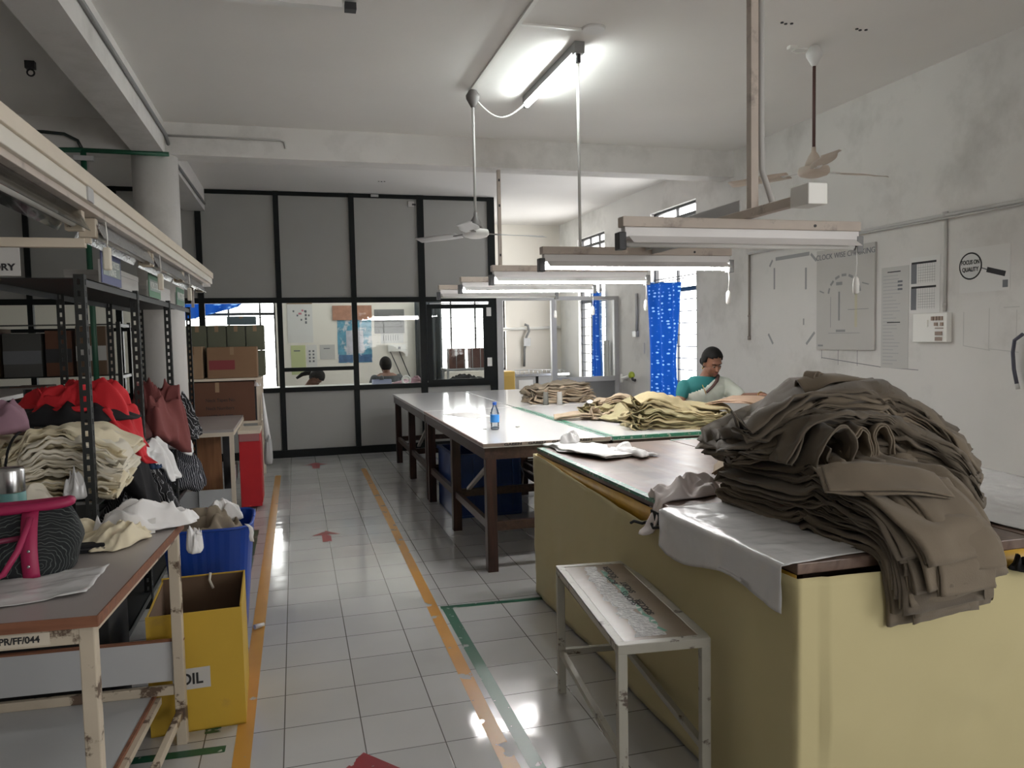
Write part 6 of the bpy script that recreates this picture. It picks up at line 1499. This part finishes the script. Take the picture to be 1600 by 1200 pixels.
# ------------------------------------------------------------------ office and back room behind the glass
od = thing('office_desk', 'long pale desk just behind the partition glass', 'desk', (1.0, 11.1, 0)); MB().box(-1.55, 1.0, -.40, .40, .86, .895).build('desktop', M['white'], od)
for sx in (-1.5, .95):
    for sy in (-.36, .36): MB().box(sx-.02, sx+.02, sy-.02, sy+.02, 0, .86).build('leg', M['alu'], od)
pt_ = thing('parts_tray', 'pale blue tray on the office desk', 'tray', (1.17, 11.0, .896)); MB().box(-.13, .13, -.09, .09, 0, .01).box(-.13, .13, -.09, -.08, .01, .07).box(-.13, .13, .08, .09, .01, .07).box(-.13, -.12, -.08, .08, .01, .07).box(.12, .13, -.08, .08, .01, .07).build('tray_body', mat('pale blue plastic', (.30, .34, .52), .5), pt_); m = MB(); m.lathe([(.03, .01), (.03, .11), (.01, .13)], 0, 0, 12); m.build('cone', M['dark'], pt_)
crumple('pink_garment', mat('dusty pink cotton', (.42, .25, .30), .85), (1.55, 11.0, .896), .26, .12, .09, 191, rag=.12, folds=4, fold_h=.4, label='dusty pink garment lying on the office desk', cat='garment')
mb = MB(); mb.tube([(1.50+.055*math.cos(a), 10.86, .955+.055*math.sin(a)) for a in [2*PI*k/24 for k in range(25)]], .014, 8); tag(mb.build('tape_roll', M['white'], None), 'white tape ring standing in front of the pink garment', 'tape roll')
def hang(name, label, cat, x0, x1, z0, z1, m, y=YB, th_=.004):
    t = thing(name, label, cat, ((x0+x1)/2, y, (z0+z1)/2)); MB().box(-(x1-x0)/2, (x1-x0)/2, -th_, -.001, -(z1-z0)/2, (z1-z0)/2).build('sheet', m, t); return t
def bars(t, m, rects, nm):
    mb = MB()
    for (x0, x1, z0, z1) in rects: mb.box(x0, x1, -.0062, -.005, z0, z1)
    mb.build(nm, m, t)
c = hang('wall_calendar', 'large white wall calendar with dark dates on the office wall', 'calendar', -.10, .30, 1.50, 2.18, M['paper']); bars(c, M['cardboard2'], [(-.2, .2, .29, .34)], 'heading_band'); bars(c, M['greyink'], [(-.11+.06*k, -.085+.06*k, .16-.07*(k % 3), .19-.07*(k % 3)) for k in range(5)]+[(.08, .11, -.03+.06*k, .01+.06*k) for k in range(4)], 'date_marks'); bars(c, mat('pink dates', (.55, .2, .25), .8), [(-.02, .03, .12, .15), (.03, .06, .17, .20)], 'red_dates')
c = hang('wall_notice', 'pale green notice on the office wall beneath the large calendar', 'notice', -.06, .17, .98, 1.46, M['olive_paper']); bars(c, M['greyink'], [(-.07, .03, .14, .16)], 'print_lines')
c = hang('wall_notice', 'white sheet with small dark blocks beside the pale green notice', 'notice', .19, .35, 1.10, 1.46, M['paper']); bars(c, M['greyink'], [(-.05+.06*(k % 2), -.02+.06*(k % 2), -.1+.055*(k//2), -.07+.055*(k//2)) for k in range(8)], 'print_blocks')
c = hang('wall_notice', 'blank pale sheet between the notices and the blue picture', 'notice', .40, .64, 1.22, 1.46, M['paper2']); bars(c, M['greyink'], [(-.06, .04, .05, .065)], 'print_line')
c = hang('framed_picture', 'framed brown and pink picture strip above the blue picture', 'picture', .62, 1.26, 1.86, 2.10, M['poster_brown'], th_=.02); bars(c, M['cardboard_in'], [(-.32, .32, .11, .12), (-.32, .32, -.12, -.11), (-.32, -.31, -.11, .11), (.31, .32, -.11, .11)], 'picture_frame')
c = hang('hanging_picture', 'large blue toned picture hanging on the office wall', 'picture', .69, 1.25, 1.15, 1.86, M['poster_blue']); bars(c, mat('pale centre print', (.52, .52, .58), .7, var=.4, vscale=12), [(-.14, .14, -.2, .18)], 'pale_figure'); bars(c, mat('deep blue band', (.06, .14, .28), .7, var=.5, vscale=15), [(-.27, .27, -.345, -.22)], 'lower_band')
c = hang('wall_calendar', 'grey wall calendar with a boxed heading on the office wall', 'calendar', 1.30, 1.80, 1.63, 2.03, M['calendar_grey'], th_=.008); bars(c, M['paper'], [(-.25, .25, .125, .14)], 'white_strip'); bars(c, mat('dull red box', (.16, .06, .06), .7), [(-.1, .12, .075, .08), (-.1, .12, .03, .035), (-.1, -.095, .03, .08), (.115, .12, .03, .08)], 'heading_box')
c = hang('wall_notice', 'row of small white papers beneath the grey calendar', 'notice', 1.40, 1.78, 1.46, 1.63, M['paper']); bars(c, M['faintink'], [(-.15+.04*k, -.14+.04*k, -.04, .05) for k in range(7)], 'print_lines')
sb2 = thing('office_switchboard', 'pale switchboard with cables on the office wall behind the person in the jacket', 'switchboard', (1.65, YB, 1.38)); MB().box(-.14, .16, -.04, -.001, -.06, .06).build('board_case', M['whiteplastic'], sb2); MB().box(.03, .07, -.05, -.04, -.02, .02).build('plug', M['dark'], sb2); m = MB(); m.tube([(-.1, -.03, -.06), (.0, -.03, -.3), (.1, -.03, -.55)], .008, 6).tube([(.05, -.03, -.06), (.14, -.03, -.3), (.24, -.03, -.55)], .008, 6); m.build('cables', M['dark'], sb2)
wc = thing('dark_curtain', 'dark grey curtain hanging behind the glazed door', 'curtain', (2.19, 12.95, 2.2)); sheet('curtain_cloth', mat('dark grey curtain cloth', (.05, .06, .065), .8), lambda a, v: ((a-.5)*.46, .03*math.sin(a*26), -1.5*v), 60, 6, .003, wc); m = MB(); m.tube([(-.26, 0, .01), (.26, 0, .01)], .01, 8); m.build('curtain_rod', M['iron'], wc)
bc = thing('window_curtain', 'blue streaked curtain over the top of the window behind the file boxes', 'curtain', (-1.15, YB-.06, 2.30)); sheet('curtain_cloth', M['curtain'], lambda a, v: ((a-.5)*1.1-.3*v*(a-.2), -.03*math.sin(a*20), -.42*v*(1-.5*a)), 50, 12, .002, bc); m = MB(); m.tube([(-.6, 0, .01), (.6, 0, .01)], .006, 8); m.build('curtain_string', M['iron'], bc)
# machines behind the glazed door and doorway
mc = thing('sewing_stand', 'stand with brown thread boxes behind the glazed door', 'machine', (2.62, 12.1, 0))
MB().box(-.35, .40, -.25, .25, 1.02, 1.05).build('stand_top', M['alu'], mc)
for sx in (-.32, .37):
    for sy in (-.2, .2): MB().box(sx-.015, sx+.015, sy-.015, sy+.015, 0, 1.02).build('leg', M['alu'], mc)
for x in (-.14, .20): MB().box(x-.13, x+.12, -.12, .12, 1.05, 1.36).build('thread_box', mat('red brown box', (.17, .075, .06), .7), mc, bevel=.004)
m = MB()
for k in range(6): m.tube([(-.3+.13*k, -.14, 1.05), (-.3+.13*k, -.14, 1.5-.04*(k % 2))], .006, 6)
m.build('thread_rods', M['alu'], mc)
crumple('dark_garment', M['black_cloth'], (2.45, 11.35, .80), .3, .25, .14, 195, rag=.15, folds=4, fold_h=.4, label='dark garments heaped on the low stand behind the glazed door', cat='garment')
lw = thing('low_stand', 'low stand under the dark garments behind the glazed door', 'stand', (2.38, 11.35, 0)); MB().box(-.24, .35, -.3, .3, .77, .80).build('stand_top', M['alu'], lw)
for sx in (-.2, .3):
    for sy in (-.25, .25): MB().box(sx-.015, sx+.015, sy-.015, sy+.015, 0, .77).build('leg', M['alu'], lw)
ck = thing('steel_counter', 'steel counter with a row of fittings in the far room beyond the doorway', 'counter', (3.95, 12.7, 0)); MB().box(-.42, .55, -.3, .3, .86, .90).build('counter_top', M['steel'], ck); MB().box(-.40, -.05, -.28, .28, .02, .86).box(.0, .5, -.28, .28, .02, .86).build('counter_body', M['grey'], ck); MB().box(-.35, -.1, -.285, -.28, .4, .8).build('counter_door', M['alu'], ck)
m = MB()
for k in range(12): m.tube([(-.38+.078*k, -.2, .90), (-.38+.078*k, -.2, .96-.01*(k % 3))], .010, 6)
m.tube([(-.40, -.2, .97), (.5, -.2, .95)], .007, 6); m.build('counter_rail', M['alu'], ck)
yb = thing('yellow_box', 'yellow metal box standing in the doorway beside the counter', 'box', (3.33, 12.2, 0)); MB().box(-.12, .10, -.15, .15, 0, .97).build('box_body', mat('ochre enamel', (.50, .33, .08), .5), yb, bevel=.005); MB().box(-.10, .08, -.155, -.15, .5, .9).build('box_door', mat('ochre door', (.46, .30, .07), .5), yb)
hk = thing('hose_hook', 'grey hooked pipe and tap on the far room wall', 'pipe', (3.93, YB-.05, 1.0)); m = MB(); m.tube([(-.04, 0, 0), (-.03, 0, .3), (0, 0, .45), (.0, -.03, .52), (.05, -.03, .62), (.03, -.03, .72), (-.03, -.03, .74)], .022, 8); m.build('hooked_pipe', M['grey'], hk); MB().box(-.05, .07, -.05, 0, .36, .50).build('valve', M['alu'], hk)
mb = MB(); mb.tube([(3.5, YB-.03, 1.66), (4.58, YB-.03, 1.68)], .028, 8); tag(mb.build('wall_pipe', M['whiteplastic'], None), 'white pipe across the far room wall above the hooked pipe', 'pipe')
